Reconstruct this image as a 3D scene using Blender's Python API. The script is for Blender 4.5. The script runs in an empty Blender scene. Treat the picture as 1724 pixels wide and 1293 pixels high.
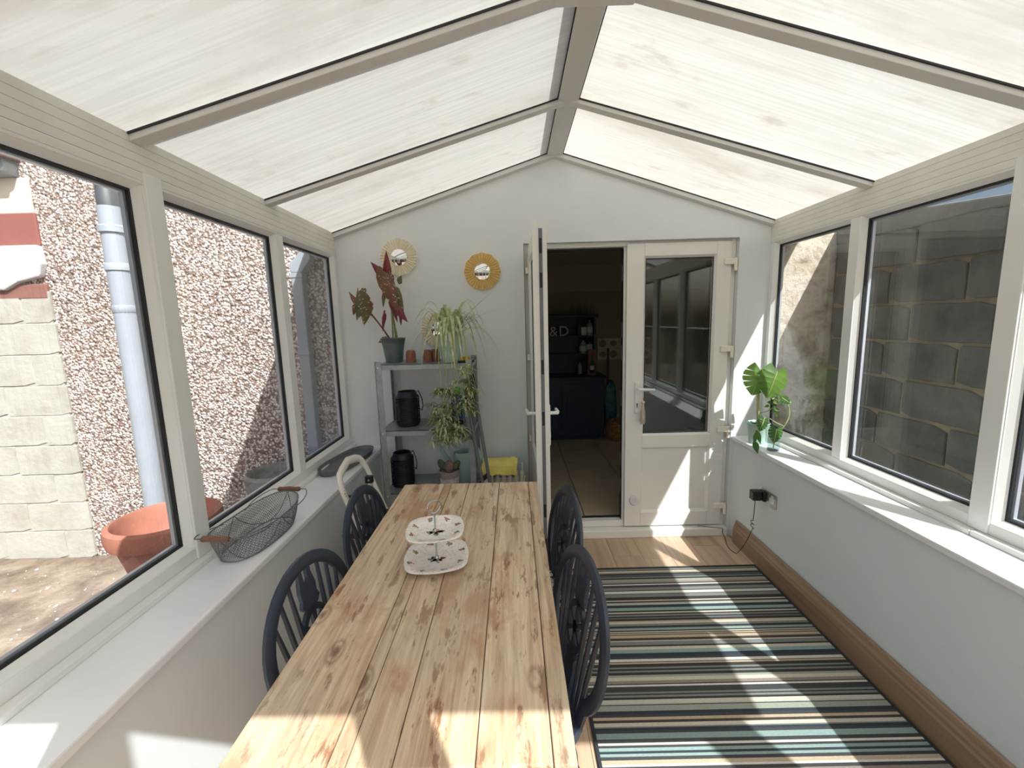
import bpy, bmesh, math, random
from mathutils import Vector, Matrix, Quaternion
sc = bpy.context.scene
COL = sc.collection
random.seed(7)
PI = math.pi

# ------------------------------------------------------------------ camera
cd = bpy.data.cameras.new('camera'); cam = bpy.data.objects.new('camera', cd); COL.objects.link(cam)
R_ = Vector((0.99960678, 0.00284057, -0.02789651)); U_ = Vector((0.02718915, 0.14513323, 0.98903847)); F_ = Vector((-0.00685815, 0.98940804, -0.14499893))
cam.matrix_world = Matrix(((R_.x, U_.x, -F_.x, 0), (R_.y, U_.y, -F_.y, 0), (R_.z, U_.z, -F_.z, 1.5271), (0, 0, 0, 1)))
cd.sensor_fit = 'HORIZONTAL'; cd.sensor_width = 36.0; cd.lens = 36.0 * 715.53 / 1724; cd.clip_start = 0.02
sc.camera = cam

# ------------------------------------------------------------------ world, sun, exposure
SUN = Vector((-0.475, 0.79, -1.0)).normalized()
w = bpy.data.worlds.new('sky'); sc.world = w; w.use_nodes = True
nt = w.node_tree; bg = nt.nodes['Background']
sky = nt.nodes.new('ShaderNodeTexSky'); sky.sky_type = 'NISHITA'; sky.sun_disc = False
sky.sun_elevation = math.asin(-SUN.z); sky.sun_rotation = math.atan2(-SUN.x, -SUN.y); sky.air_density = 0.8; sky.dust_density = 6.0; sky.ozone_density = 1.0
nt.links.new(sky.outputs[0], bg.inputs[0]); bg.inputs[1].default_value = 0.10
ld = bpy.data.lights.new('sun', 'SUN'); ld.energy = 5.4; ld.angle = math.radians(0.53); ld.color = (1.0, 0.988, 0.972)
lo = bpy.data.objects.new('sun', ld); COL.objects.link(lo); lo.rotation_euler = SUN.to_track_quat('-Z', 'Y').to_euler(); lo.location = (4, -6, 8)
vs = sc.view_settings; vs.view_transform = 'Standard'; vs.look = 'None'; vs.gamma = 1.0; vs.use_curve_mapping = False
vs.exposure = 0.98

# ------------------------------------------------------------------ materials
def lin(c):
    return tuple(((v / 255) / 12.92 if v / 255 <= 0.04045 else ((v / 255 + 0.055) / 1.055) ** 2.4) for v in c)
MATS = {}
class NT:
    def __init__(s, name):
        s.m = bpy.data.materials.new(name); s.m.use_nodes = True; s.t = s.m.node_tree; s.n = s.t.nodes
        s.b = s.n.get('Principled BSDF'); s.out = s.n.get('Material Output')
    def new(s, typ, **kw):
        n = s.n.new(typ)
        for k, v in kw.items():
            if k.startswith('_'): setattr(n, k[1:], v)
            else: n.inputs[k.replace('0', ' ')].default_value = v
        return n
    def link(s, a, b): s.t.links.new(a, b)
    def ramp(s, fac, stops, interp='LINEAR'):
        r = s.n.new('ShaderNodeValToRGB'); r.color_ramp.interpolation = interp
        el = r.color_ramp.elements
        while len(el) < len(stops): el.new(0.5)
        for e, (p, c) in zip(el, stops): e.position = p; e.color = (*c, 1) if len(c) == 3 else c
        s.link(fac, r.inputs[0]); return r
    def mix(s, fac, a, b, typ='MIX'):
        m = s.n.new('ShaderNodeMix'); m.data_type = 'RGBA'; m.blend_type = typ
        for sock, v in ((m.inputs[0], fac), (m.inputs[6], a), (m.inputs[7], b)):
            if hasattr(v, 'is_linked'): s.link(v, sock)
            else: sock.default_value = (*v, 1) if isinstance(v, tuple) else v
        return m.outputs[2]
    def coord(s, scale=(1, 1, 1), rnd=False, kind='Object'):
        tc = s.n.new('ShaderNodeTexCoord'); mp = s.n.new('ShaderNodeMapping'); mp.inputs['Scale'].default_value = scale
        src = tc.outputs[kind]
        if rnd:
            oi = s.n.new('ShaderNodeObjectInfo'); mm = s.n.new('ShaderNodeMath'); mm.operation = 'MULTIPLY'; mm.inputs[1].default_value = 37.0
            s.link(oi.outputs['Random'], mm.inputs[0]); va = s.n.new('ShaderNodeVectorMath'); va.operation = 'ADD'
            s.link(src, va.inputs[0]); s.link(mm.outputs[0], va.inputs[1]); src = va.outputs[0]
        s.link(src, mp.inputs[0]); return mp.outputs[0]
    def noise(s, vec, scale, detail=4, rough=0.55, dist=0.0):
        n = s.n.new('ShaderNodeTexNoise'); n.inputs['Scale'].default_value = scale; n.inputs['Detail'].default_value = detail
        n.inputs['Roughness'].default_value = rough; n.inputs['Distortion'].default_value = dist
        if vec is not None: s.link(vec, n.inputs['Vector'])
        return n
    def bump(s, h, strength, dist=0.01):
        b = s.n.new('ShaderNodeBump'); b.inputs['Strength'].default_value = strength; b.inputs['Distance'].default_value = dist
        s.link(h, b.inputs['Height']); s.link(b.outputs[0], s.b.inputs['Normal'])
def pbr(name, col, rough=0.5, metal=0.0, var=0.06, vscale=6.0, bump=0.0, bscale=120.0, spec=0.5, coat=0.0):
    if name in MATS: return MATS[name]
    t = NT(name); c = lin(col)
    v = t.coord((1, 1, 1), True); n = t.noise(v, vscale, 5)
    lo_ = tuple(max(0, x * (1 - var * 2)) for x in c); hi = tuple(min(1, x * (1 + var)) for x in c)
    r = t.ramp(n.outputs[0], [(0.3, lo_), (0.7, hi)]); t.link(r.outputs[0], t.b.inputs['Base Color'])
    t.b.inputs['Roughness'].default_value = rough; t.b.inputs['Metallic'].default_value = metal
    t.b.inputs['Specular IOR Level'].default_value = spec; t.b.inputs['Coat Weight'].default_value = coat
    if bump:
        n2 = t.noise(v, bscale, 4); t.bump(n2.outputs[0], bump, 0.004)
    MATS[name] = t.m; return t.m

pbr('upvc', (232, 233, 230), 0.28, var=0.025, vscale=3)
pbr('upvc_door', (232, 231, 225), 0.3, var=0.02, vscale=3)
pbr('upvc_aged', (228, 226, 216), 0.4, var=0.05, vscale=5)
pbr('hinge_cream', (240, 233, 219), 0.4, var=0.03)
pbr('rafter_grey', (214, 214, 210), 0.4, var=0.03)
pbr('gasket', (32, 34, 38), 0.6)
pbr('spacer', (188, 192, 202), 0.35, metal=0.3)
pbr('wall_paint', (224, 228, 228), 0.75, var=0.025, vscale=2.5, bump=0.08, bscale=90)
pbr('dwarf_paint', (226, 233, 236), 0.7, var=0.02, vscale=2.0, bump=0.06, bscale=90)
pbr('sill_white', (236, 238, 240), 0.32, var=0.015)
pbr('oak_trim', (168, 128, 86), 0.45, var=0.15, vscale=4)
pbr('navy_paint', (50, 58, 72), 0.42, var=0.1, vscale=8)
pbr('galvanised', (158, 168, 170), 0.42, metal=0.55, var=0.1, vscale=30)
pbr('white_plastic', (236, 236, 236), 0.35)
pbr('black_plastic', (26, 28, 32), 0.45)
pbr('chrome', (205, 205, 205), 0.18, metal=1.0)
pbr('steel_grey', (120, 124, 128), 0.35, metal=0.7)
pbr('terracotta', (166, 108, 90), 0.75, var=0.1)
pbr('terracotta_dark', (138, 88, 72), 0.8, var=0.12)
pbr('dark_wire', (128, 128, 130), 0.5, metal=0.6)
pbr('lantern_black', (30, 36, 44), 0.5, metal=0.2)
pbr('grip_wood', (128, 88, 68), 0.5, var=0.15, vscale=20)
pbr('mint', (172, 198, 188), 0.45)
pbr('soil', (60, 44, 34), 0.95, var=0.3, vscale=60)

def mat_glass(name, tint, f0, rough=0.0):
    t = NT(name); t.n.remove(t.b)
    tr = t.new('ShaderNodeBsdfTransparent'); tr.inputs[0].default_value = (*tint, 1)
    gl = t.new('ShaderNodeBsdfGlossy'); gl.inputs['Roughness'].default_value = rough; gl.inputs[0].default_value = (0.95, 0.97, 0.98, 1)
    ge = t.new('ShaderNodeNewGeometry'); dt = t.new('ShaderNodeVectorMath', _operation='DOT_PRODUCT'); t.link(ge.outputs['Normal'], dt.inputs[0]); t.link(ge.outputs['Incoming'], dt.inputs[1])
    ab = t.new('ShaderNodeMath', _operation='ABSOLUTE'); t.link(dt.outputs['Value'], ab.inputs[0])
    om = t.new('ShaderNodeMath', _operation='SUBTRACT'); om.inputs[0].default_value = 1.0; t.link(ab.outputs[0], om.inputs[1])
    pw5 = t.new('ShaderNodeMath', _operation='POWER'); pw5.inputs[1].default_value = 5.0; t.link(om.outputs[0], pw5.inputs[0])
    fr = t.new('ShaderNodeMath', _operation='MULTIPLY_ADD'); fr.inputs[1].default_value = 1 - f0; fr.inputs[2].default_value = f0; t.link(pw5.outputs[0], fr.inputs[0])
    mx = t.new('ShaderNodeMixShader'); t.link(fr.outputs[0], mx.inputs[0]); t.link(tr.outputs[0], mx.inputs[1]); t.link(gl.outputs[0], mx.inputs[2])
    t.link(mx.outputs[0], t.out.inputs[0]); MATS[name] = t.m; return t.m
mat_glass('pane_glass', (0.885, 0.905, 0.90), 0.06)
mat_glass('door_glass', (0.80, 0.84, 0.83), 0.075)
mat_glass('jar_glass', (0.93, 0.96, 0.955), 0.03)
mat_glass('clear_skin', (0.96, 0.97, 0.96), 0.02)

def mat_poly():
    # weathered multiwall polycarbonate: light scatters through, flutes and algae stains vary how much
    t = NT('polycarbonate'); t.n.remove(t.b)
    v = t.coord(); v2 = t.coord((0.5, 1.6, 1))
    st = t.noise(v2, 1.6, 6, 0.6, 0.4); fine = t.noise(t.coord((2.0, 85, 2.0)), 1.0, 3, 0.5)
    blot = t.noise(t.coord((5, 9, 5), False), 1.0, 4, 0.6)
    base = t.ramp(st.outputs[0], [(0.36, lin((204, 201, 194))), (0.48, lin((222, 223, 218))), (0.7, lin((230, 233, 228)))])
    b2 = t.mix(t.ramp(fine.outputs[0], [(0.38, (0.0,) * 3), (0.62, (0.42,) * 3)]).outputs[0], base.outputs[0], lin((200, 200, 190)))
    b3 = t.mix(t.ramp(blot.outputs[0], [(0.60, (0,) * 3), (0.78, (0.5,) * 3)]).outputs[0], b2, lin((170, 160, 144)))
    tl = t.new('ShaderNodeBsdfTranslucent'); df = t.new('ShaderNodeBsdfDiffuse'); hv = t.new('ShaderNodeHueSaturation'); hv.inputs['Value'].default_value = 0.50; t.link(b3, hv.inputs['Color']); t.link(hv.outputs[0], tl.inputs[0]); t.link(b3, df.inputs[0])
    mx = t.new('ShaderNodeMixShader'); mx.inputs[0].default_value = 0.40
    t.link(tl.outputs[0], mx.inputs[1]); t.link(df.outputs[0], mx.inputs[2]); t.link(mx.outputs[0], t.out.inputs[0])
    MATS['poly'] = t.m
mat_poly()

def mat_wood(name, cols, sx, rough, stain=None, knots=False, axis=1):
    t = NT(name); sc3 = [26, 26, 26]; sc3[axis] = 1.3
    v = t.coord(tuple(a * sx for a in sc3), True); n = t.noise(v, 1.0, 6, 0.62, 0.6)
    r = t.ramp(n.outputs[0], [(0.25, lin(cols[0])), (0.48, lin(cols[1])), (0.62, lin(cols[2])), (0.8, lin(cols[3]))]); col = r.outputs[0]
    if stain:
        sc4 = [7, 7, 7]; sc4[axis] = 3.0
        n2 = t.noise(t.coord(tuple(sc4), True), 1.0, 5, 0.65, 0.3)
        f = t.ramp(n2.outputs[0], [(0.50, (0,) * 3), (0.62, (0.75,) * 3)]); col = t.mix(f.outputs[0], col, lin(stain[0]))
        sc5 = [11, 11, 11]; sc5 = [30, 30, 30]; sc5[axis] = 7
        n3 = t.noise(t.coord(tuple(sc5), True), 1.0, 6, 0.7)
        f = t.ramp(n3.outputs[0], [(0.55, (0,) * 3), (0.61, (0.8,) * 3)]); col = t.mix(f.outputs[0], col, lin(stain[1]))
        sc6 = [4, 4, 4]; n4 = t.noise(t.coord((4, 2.2, 4), True), 1.0, 4, 0.6)
        f = t.ramp(n4.outputs[0], [(0.35, (0.35,) * 3), (0.6, (0,) * 3)]); col = t.mix(f.outputs[0], col, lin((186, 176, 156)))
    if knots:
        vo = t.new('ShaderNodeTexVoronoi'); vo.inputs['Scale'].default_value = 1.0; t.link(t.coord((7.5, 3.6, 4), True), vo.inputs['Vector'])
        f = t.ramp(vo.outputs['Distance'], [(0.05, (0.85,) * 3), (0.10, (0.1,) * 3), (0.13, (0.5,) * 3), (0.18, (0,) * 3)]); col = t.mix(f.outputs[0], col, lin((112, 84, 64)))
    oi = t.new('ShaderNodeObjectInfo'); hv = t.new('ShaderNodeHueSaturation'); mr = t.new('ShaderNodeMapRange')
    mr.inputs[3].default_value = 0.9; mr.inputs[4].default_value = 1.1; t.link(oi.outputs['Random'], mr.inputs[0]); t.link(mr.outputs[0], hv.inputs['Value']); t.link(col, hv.inputs['Color'])
    t.link(hv.outputs[0], t.b.inputs['Base Color']); t.b.inputs['Roughness'].default_value = rough
    t.bump(n.outputs[0], 0.12, 0.003); MATS[name] = t.m
mat_wood('pine_worn', [(152, 120, 92), (198, 172, 142), (214, 192, 163), (225, 210, 188)], 2.6, 0.55, ((168, 122, 86), (130, 84, 54)), True)
mat_wood('oak_floor', [(166, 138, 116), (192, 164, 138), (204, 178, 152), (214, 190, 166)], 0.8, 0.42)
mat_wood('oak_skirting', [(128, 104, 82), (150, 124, 98), (160, 134, 108), (170, 146, 120)], 0.8, 0.45)

def mat_pebble(name, stones, scale, mortar, bumps=1.0):
    t = NT(name); v = t.coord()
    vo = t.new('ShaderNodeTexVoronoi'); vo.inputs['Scale'].default_value = scale; t.link(v, vo.inputs['Vector'])
    sep = t.new('ShaderNodeSeparateColor'); t.link(vo.outputs['Color'], sep.inputs[0])
    k = len(stones); r = t.ramp(sep.outputs[0], [((i + 0.0) / k, lin(c)) for i, c in enumerate(stones)], 'CONSTANT')
    f = t.ramp(vo.outputs['Distance'], [(0.45, (0,) * 3), (0.75, (1,) * 3)])
    c = t.mix(f.outputs[0], r.outputs[0], lin(mortar))
    big = t.noise(v, 1.7, 4); c = t.mix(t.ramp(big.outputs[0], [(0.35, (0.18,) * 3), (0.65, (0,) * 3)]).outputs[0], c, lin((176, 158, 136)))
    t.link(c, t.b.inputs['Base Color']); t.b.inputs['Roughness'].default_value = 0.85
    inv = t.new('ShaderNodeMath'); inv.operation = 'SUBTRACT'; inv.inputs[0].default_value = 1.0; t.link(vo.outputs['Distance'], inv.inputs[1])
    t.bump(inv.outputs[0], bumps, 0.012); MATS[name] = t.m
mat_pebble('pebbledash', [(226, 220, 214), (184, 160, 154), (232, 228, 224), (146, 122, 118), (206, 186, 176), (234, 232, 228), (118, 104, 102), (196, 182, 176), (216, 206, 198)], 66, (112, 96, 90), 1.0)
def mat_rough(name, stops, scale, detail, rough=0.9, bump=0.5, bs=14, dist=0.02):
    t = NT(name); v = t.coord((1, 1, 1), True); n = t.noise(v, scale, detail, 0.62, 0.3)
    r = t.ramp(n.outputs[0], [(p, lin(c)) for p, c in stops]); t.link(r.outputs[0], t.b.inputs['Base Color'])
    t.b.inputs['Roughness'].default_value = rough; n2 = t.noise(v, bs, 8, 0.65); t.bump(n2.outputs[0], bump, dist); MATS[name] = t.m
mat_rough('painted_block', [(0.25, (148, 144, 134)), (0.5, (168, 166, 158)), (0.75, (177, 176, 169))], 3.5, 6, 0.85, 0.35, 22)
mat_rough('grey_block', [(0.25, (96, 96, 92)), (0.5, (124, 124, 118)), (0.75, (148, 146, 138))], 4.0, 8, 0.9, 0.6, 30)
mat_rough('mortar', [(0.3, (160, 148, 128)), (0.7, (190, 176, 152))], 8.0, 6, 0.9, 0.5, 30)
mat_rough('white_render', [(0.3, (188, 190, 194)), (0.6, (206, 207, 211))], 6.0, 6, 0.8, 0.5, 12)
mat_rough('peeling_plaster', [(0.3, (120, 108, 92)), (0.45, (176, 162, 144)), (0.55, (196, 186, 172)), (0.66, (160, 148, 130)), (0.8, (236, 234, 230))], 7.0, 9, 0.9, 0.9, 14)
mat_rough('yard_concrete', [(0.3, (98, 84, 72)), (0.48, (132, 116, 102)), (0.62, (156, 140, 124)), (0.8, (176, 164, 150))], 5.0, 12, 0.92, 0.8, 22)
mat_rough('stone_grey', [(0.3, (110, 112, 110)), (0.7, (160, 160, 152))], 9.0, 6, 0.9, 0.5, 30)
mat_rough('brown_board', [(0.3, (112, 74, 68)), (0.7, (142, 98, 88))], 3.0, 4, 0.8, 0.2, 30)
mat_rough('red_board', [(0.3, (132, 76, 70)), (0.7, (144, 86, 78))], 3.0, 4, 0.7, 0.1, 30)
mat_rough('cream_board', [(0.3, (204, 194, 178)), (0.7, (212, 204, 190))], 3.0, 4, 0.7, 0.1, 30)

# ------------------------------------------------------------------ mesh helpers
class MB:
    def __init__(s): s.v = []; s.f = []; s.mi = []; s.cur = 0
    def add(s, vs, fs, M=None):
        o = len(s.v)
        for p in vs:
            p = Vector(p); s.v.append(tuple(M @ p) if M is not None else tuple(p))
        for f in fs: s.f.append([i + o for i in f]); s.mi.append(s.cur)
        return s
    def box(s, x0, x1, y0, y1, z0, z1, M=None):
        if x0 > x1: x0, x1 = x1, x0
        if y0 > y1: y0, y1 = y1, y0
        if z0 > z1: z0, z1 = z1, z0
        return s.add([(x0, y0, z0), (x1, y0, z0), (x1, y1, z0), (x0, y1, z0), (x0, y0, z1), (x1, y0, z1), (x1, y1, z1), (x0, y1, z1)],
                     [(0, 3, 2, 1), (4, 5, 6, 7), (0, 1, 5, 4), (1, 2, 6, 5), (2, 3, 7, 6), (3, 0, 4, 7)], M)
    def prism(s, poly, axis, a0, a1, M=None):
        # extrude a 2-D outline along an axis (0: outline is y,z; 1: x,z; 2: x,y)
        def P(u, v, a): return [(a, u, v), (u, a, v), (u, v, a)][axis]
        n = len(poly); vs = [P(u, v, a0) for u, v in poly] + [P(u, v, a1) for u, v in poly]
        fs = [list(range(n))[::-1], list(range(n, 2 * n))] + [(i, (i + 1) % n, n + (i + 1) % n, n + i) for i in range(n)]
        return s.add(vs, fs, M)
    def lathe(s, prof, seg=24, c=(0, 0, 0), M=None, cap=True, sx=1, sy=1):
        vs = []; fs = []; n = len(prof)
        for i in range(seg):
            a = 2 * PI * i / seg
            for r, z in prof: vs.append((c[0] + r * math.cos(a) * sx, c[1] + r * math.sin(a) * sy, c[2] + z))
        for i in range(seg):
            j = (i + 1) % seg
            for k in range(n - 1): fs.append((i * n + k, j * n + k, j * n + k + 1, i * n + k + 1))
        if cap:
            if prof[0][0] > 1e-6: fs.append([i * n for i in range(seg)][::-1])
            if prof[-1][0] > 1e-6: fs.append([i * n + n - 1 for i in range(seg)])
        return s.add(vs, fs, M)
    def tube(s, pts, r, seg=8, M=None, flat=None, up=None, closed=False):
        # swept tube; r a number or list; flat=(a,b) gives an elliptical section
        pts = [Vector(p) for p in pts]; n = len(pts); vs = []; fs = []
        T = []
        for i in range(n):
            a = pts[(i - 1) % n] if (closed or i > 0) else pts[i]; b = pts[(i + 1) % n] if (closed or i < n - 1) else pts[i]
            d = (b - a); T.append(d.normalized() if d.length > 1e-9 else Vector((0, 0, 1)))
        ref = Vector(up) if up is not None else (Vector((0, 0, 1)) if abs(T[0].z) < 0.9 else Vector((1, 0, 0)))
        N = (ref - T[0] * ref.dot(T[0])).normalized()
        for i in range(n):
            if up is not None: N = (Vector(up) - T[i] * Vector(up).dot(T[i]))
            else: N = (N - T[i] * N.dot(T[i]))
            N = N.normalized() if N.length > 1e-6 else Vector((1, 0, 0)); B = T[i].cross(N)
            ri = r[i] if isinstance(r, (list, tuple)) else r
            ra, rb = (ri, ri) if flat is None else (flat[0] * ri, flat[1] * ri)
            for k in range(seg):
                a = 2 * PI * (k + 0.5) / seg; vs.append(pts[i] + N * math.cos(a) * ra + B * math.sin(a) * rb)
        for i in range(n if closed else n - 1):
            j = (i + 1) % n
            for k in range(seg):
                l = (k + 1) % seg; fs.append((i * seg + k, i * seg + l, j * seg + l, j * seg + k))
        if not closed: fs.append(list(range(seg))[::-1]); fs.append([(n - 1) * seg + k for k in range(seg)])
        return s.add(vs, fs, M)
    def sphere(s, c, r, seg=12, rings=8, M=None, sc_=(1, 1, 1)):
        prof = [(math.sin(PI * k / rings), -math.cos(PI * k / rings)) for k in range(rings + 1)]
        T = Matrix.Translation(Vector(c)) @ Matrix.Diagonal((r * sc_[0], r * sc_[1], r * sc_[2], 1))
        if M is not None: T = M @ T
        return s.lathe(prof, seg, M=T, cap=False)
    def build(s, name, mat, parent=None, smooth=False, bevel=0.0, loc=None, rot=None):
        me = bpy.data.meshes.new(name); me.from_pydata(s.v, [], s.f)
        mats = mat if isinstance(mat, (list, tuple)) else [mat]
        for m in mats: me.materials.append(MATS[m] if isinstance(m, str) else m)
        if len(mats) > 1:
            for p, i in zip(me.polygons, s.mi): p.material_index = i
        bm = bmesh.new(); bm.from_mesh(me); bmesh.ops.recalc_face_normals(bm, faces=bm.faces); bm.to_mesh(me); bm.free()
        if smooth:
            for p in me.polygons: p.use_smooth = True
            try: me.set_sharp_from_angle(angle=math.radians(40))
            except Exception: pass
        o = bpy.data.objects.new(name, me); COL.objects.link(o)
        if parent is not None: o.parent = parent
        if loc is not None: o.location = loc
        if rot is not None: o.rotation_euler = rot
        if bevel:
            b = o.modifiers.new('bevel', 'BEVEL'); b.width = bevel; b.segments = 2; b.limit_method = 'ANGLE'; b.angle_limit = math.radians(50)
            b.harden_normals = False
        return o
def empty(name, loc=(0, 0, 0), rz=0.0, rot=None):
    o = bpy.data.objects.new(name, None); COL.objects.link(o); o.location = loc; o.rotation_euler = rot if rot else (0, 0, rz); o.empty_display_size = 0.05; return o
def tag(o, label, cat, group=None, kind=None):
    if label: o['label'] = label
    if cat: o['category'] = cat
    if group: o['group'] = group
    if kind: o['kind'] = kind
    return o
def struct(o, label=None):
    o['kind'] = 'structure'
    if label: o['label'] = label
    return o
def sempty(name, label=None): return struct(empty(name), label)
def inst(src, name, parent=None, loc=None, rot=None, scale=None):
    o = bpy.data.objects.new(name, src.data); COL.objects.link(o)
    for m in src.modifiers:
        if m.type == 'BEVEL':
            b = o.modifiers.new('bevel', 'BEVEL'); b.width = m.width; b.segments = m.segments; b.limit_method = 'ANGLE'; b.angle_limit = m.angle_limit
    if parent is not None: o.parent = parent
    if loc is not None: o.location = loc
    if rot is not None: o.rotation_euler = rot
    if scale is not None: o.scale = scale
    return o
def dup(root, loc, rz=0.0, label=None):
    r = root.copy(); COL.objects.link(r); r.location = loc; r.rotation_euler = (0, 0, rz)
    if label: r['label'] = label
    for ch in list(root.children):
        c = ch.copy(); COL.objects.link(c); c.parent = r
        for g in ch.children:
            d = g.copy(); COL.objects.link(d); d.parent = c
    return r
def arc(c, r, a0, a1, n, plane='xz', sx=1.0):
    out = []
    for i in range(n + 1):
        a = a0 + (a1 - a0) * i / n; u = r * math.cos(a) * sx; v = r * math.sin(a)
        out.append((c[0] + u, c[1], c[2] + v) if plane == 'xz' else (c[0], c[1] + u, c[2] + v) if plane == 'yz' else (c[0] + u, c[1] + v, c[2]))
    return out
def bez(p0, p1, p2, n=10, p3=None):
    P = [Vector(p) for p in ((p0, p1, p2) if p3 is None else (p0, p1, p2, p3))]; out = []
    for i in range(n + 1):
        t = i / n
        q = P[0] * (1 - t) ** 2 + P[1] * 2 * t * (1 - t) + P[2] * t * t if p3 is None else P[0] * (1 - t) ** 3 + P[1] * 3 * t * (1 - t) ** 2 + P[2] * 3 * t * t * (1 - t) + P[3] * t ** 3
        out.append(q)
    return out
# ================================================================== the setting
XL, XR, D, YR = -1.127, 1.658, 2.82, -0.17
ZE, RX, RZ = 2.115, 0.282, 2.56
ZS = 0.716                                          # sill top

# ---- floor of oak planks
fl = struct(MB().box(-0.95, 1.48, YR - 0.1, D, -0.06, -0.012).build('floor', 'soil'), 'oak laminate plank floor')
seam0 = 0.423; pw = 0.1855
rng = random.Random(3)
row = 0
x = seam0 - 8 * pw
while x < 1.476:
    a, b = max(x, -0.943), min(x + pw, 1.475)
    if b - a > 0.01:
        y = YR - rng.uniform(0.0, 0.9); cuts = []
        if abs(x - (seam0 + pw)) < 0.01: y = 2.57 - 1.2 * 3
        while y < D:
            y2 = y + 1.2; c, d = max(y, YR), min(y2, D)
            if d - c > 0.02: MB().box(a + 0.0006, b - 0.0006, c + 0.0006, d - 0.0006, -0.012, 0.0).build('plank', 'oak_floor', fl, bevel=0.0012)
            y = y2
    x += pw; row += 1

# ---- gable wall with the doorway
gw = MB(); gw.prism([(-1.2, -0.05), (0.078, -0.05), (0.078, 2.02), (1.46, 2.02), (1.46, -0.05), (1.72, -0.05), (1.72, 2.1), (RX, RZ + 0.02), (-1.2, 2.1)], 1, D, D + 0.13)
struct(gw.build('wall_back', 'wall_paint'), 'pale grey painted gable wall around the double door')
struct(MB().box(-1.2, -0.943, YR, D, -0.05, 0.687).build('wall_left', 'dwarf_paint'), 'low grey painted wall under the left windows')
struct(MB().box(1.482, 1.73, YR, D, -0.05, 0.687).build('wall_right', 'dwarf_paint'), 'low grey painted wall under the right windows')
for i, (a, b) in enumerate(((-1.12, -0.908), (1.468, 1.65))):
    struct(MB().box(a, b, YR, D, 0.687, ZS).build('trim_%d' % (i + 1), 'sill_white', bevel=0.006), 'white window board along the %s windows' % ('left', 'right')[i])

# ---- side windows
def side_window(idx, s, y0, y1, mull, label):
    # s -1 left, +1 right; frame face at XL / XR, outside further out
    xi = XL if s < 0 else XR
    def X(d): return xi + s * d                    # d metres outwards from the inner face
    W = sempty('window_%d' % idx, label)
    z0, z1 = ZS + 0.02, 2.012; fw = 0.036
    fr = MB()
    fr.box(X(0), X(0.07), y0, y1, z1 - fw, z1); fr.box(X(0), X(0.07), y0, y1, z0, z0 + 0.044)
    fr.box(X(0), X(0.07), y0, y0 + fw, z0 + 0.044, z1 - fw); fr.box(X(0), X(0.07), y1 - fw, y1, z0 + 0.044, z1 - fw)
    fr.build('frame', 'upvc', W, bevel=0.003)
    MB().box(X(0.07), X(-0.030), y0, y1, ZS, ZS + 0.02).build('cover_strip', 'upvc', W, bevel=0.003)
    MB().box(X(-0.002), X(0.0), y0 + 0.02, y1 - 0.02, z1 - 0.026, z1 - 0.006).build('drip_strip', 'upvc_aged', W)
    MB().box(X(0), X(0.07), mull - 0.03, mull + 0.03, z0 + 0.044, z1 - fw).build('mullion', 'upvc', W, bevel=0.003)
    for a, b in ((y0 + fw, mull - 0.03), (mull + 0.03, y1 - fw)):
        c, d = z0 + 0.044, z1 - fw; t = 0.016
        bd = MB()                                  # sloping glazing bead
        for (p, q, r_, u) in (((a, c), (b, c), (b - t, c + t), (a + t, c + t)), ((b, c), (b, d), (b - t, d - t), (b - t, c + t)),
                              ((b, d), (a, d), (a + t, d - t), (b - t, d - t)), ((a, d), (a, c), (a + t, c + t), (a + t, d - t))):
            P = [(X(0.004), *p), (X(0.004), *q), (X(0.026), *r_), (X(0.026), *u), (X(0.034), *p), (X(0.034), *q), (X(0.034), *r_), (X(0.034), *u)]
            bd.add(P, [(0, 1, 2, 3), (7, 6, 5, 4), (0, 4, 5, 1), (2, 6, 7, 3), (1, 5, 6, 2), (3, 7, 4, 0)])
        bd.build('glazing_bead', 'upvc', W)
        pn = MB().box(X(0.036), X(0.056), a + 0.002, b - 0.002, c + 0.002, d - 0.002).build('pane', 'pane_glass', W)
        g = MB(); e = t + 0.007
        for (ya, yb, za, zb) in ((a + t - .004, b - t + .004, c + t - .004, c + e), (a + t - .004, b - t + .004, d - e, d - t + .004), (a + t - .004, a + e, c + e, d - e), (b - e, b - t + .004, c + e, d - e)):
            g.box(X(0.027), X(0.036), ya, yb, za, zb)
        g.build('gasket', 'gasket', pn)
        g = MB(); e2 = t + 0.014
        for (ya, yb, za, zb) in ((a + t, b - t, c + t, c + e2), (a + t, b - t, d - e2, d - t), (a + t, a + e2, c + e2, d - e2), (b - e2, b - t, c + e2, d - e2)):
            g.box(X(0.0395), X(0.052), ya, yb, za, zb)
        g.build('spacer_bar', 'spacer', pn)
side_window(1, -1, 1.415, D, 2.150, 'left far window of two panes in white frame')
side_window(2, -1, YR + 0.05, 1.412, 0.66, 'left near window in white frame')
side_window(3, 1, 1.450, D, 2.140, 'right far window of two panes in white frame')
side_window(4, 1, YR + 0.05, 1.447, 0.66, 'right near window in white frame')
# coupling post between the two windows on each side
for i, (s, yc) in enumerate(((-1, 1.4135), (1, 1.4485))):
    xi = XL if s < 0 else XR
    struct(MB().box(xi - s * 0.006, xi + s * 0.075, yc - 0.034, yc + 0.034, ZS + 0.02, 2.012).build('trim_%d' % (i + 3), 'upvc', bevel=0.004), 'white upright post between the %s windows' % ('left', 'right')[i])
    e = MB(); zz = 2.012; dp = 0.095 if s < 0 else 0.15
    for k in range(4): e.box(xi, xi + s * dp, YR, D, zz + k * 0.026, zz + k * 0.026 + 0.0245)
    e.box(xi + s * 0.0015, xi + s * (dp - 0.002), YR, D, 2.012, 2.116)
    struct(e.build('trim_%d' % (i + 5), 'upvc_aged'), 'white grooved eaves beam above the %s windows' % ('left', 'right')[i])

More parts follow.
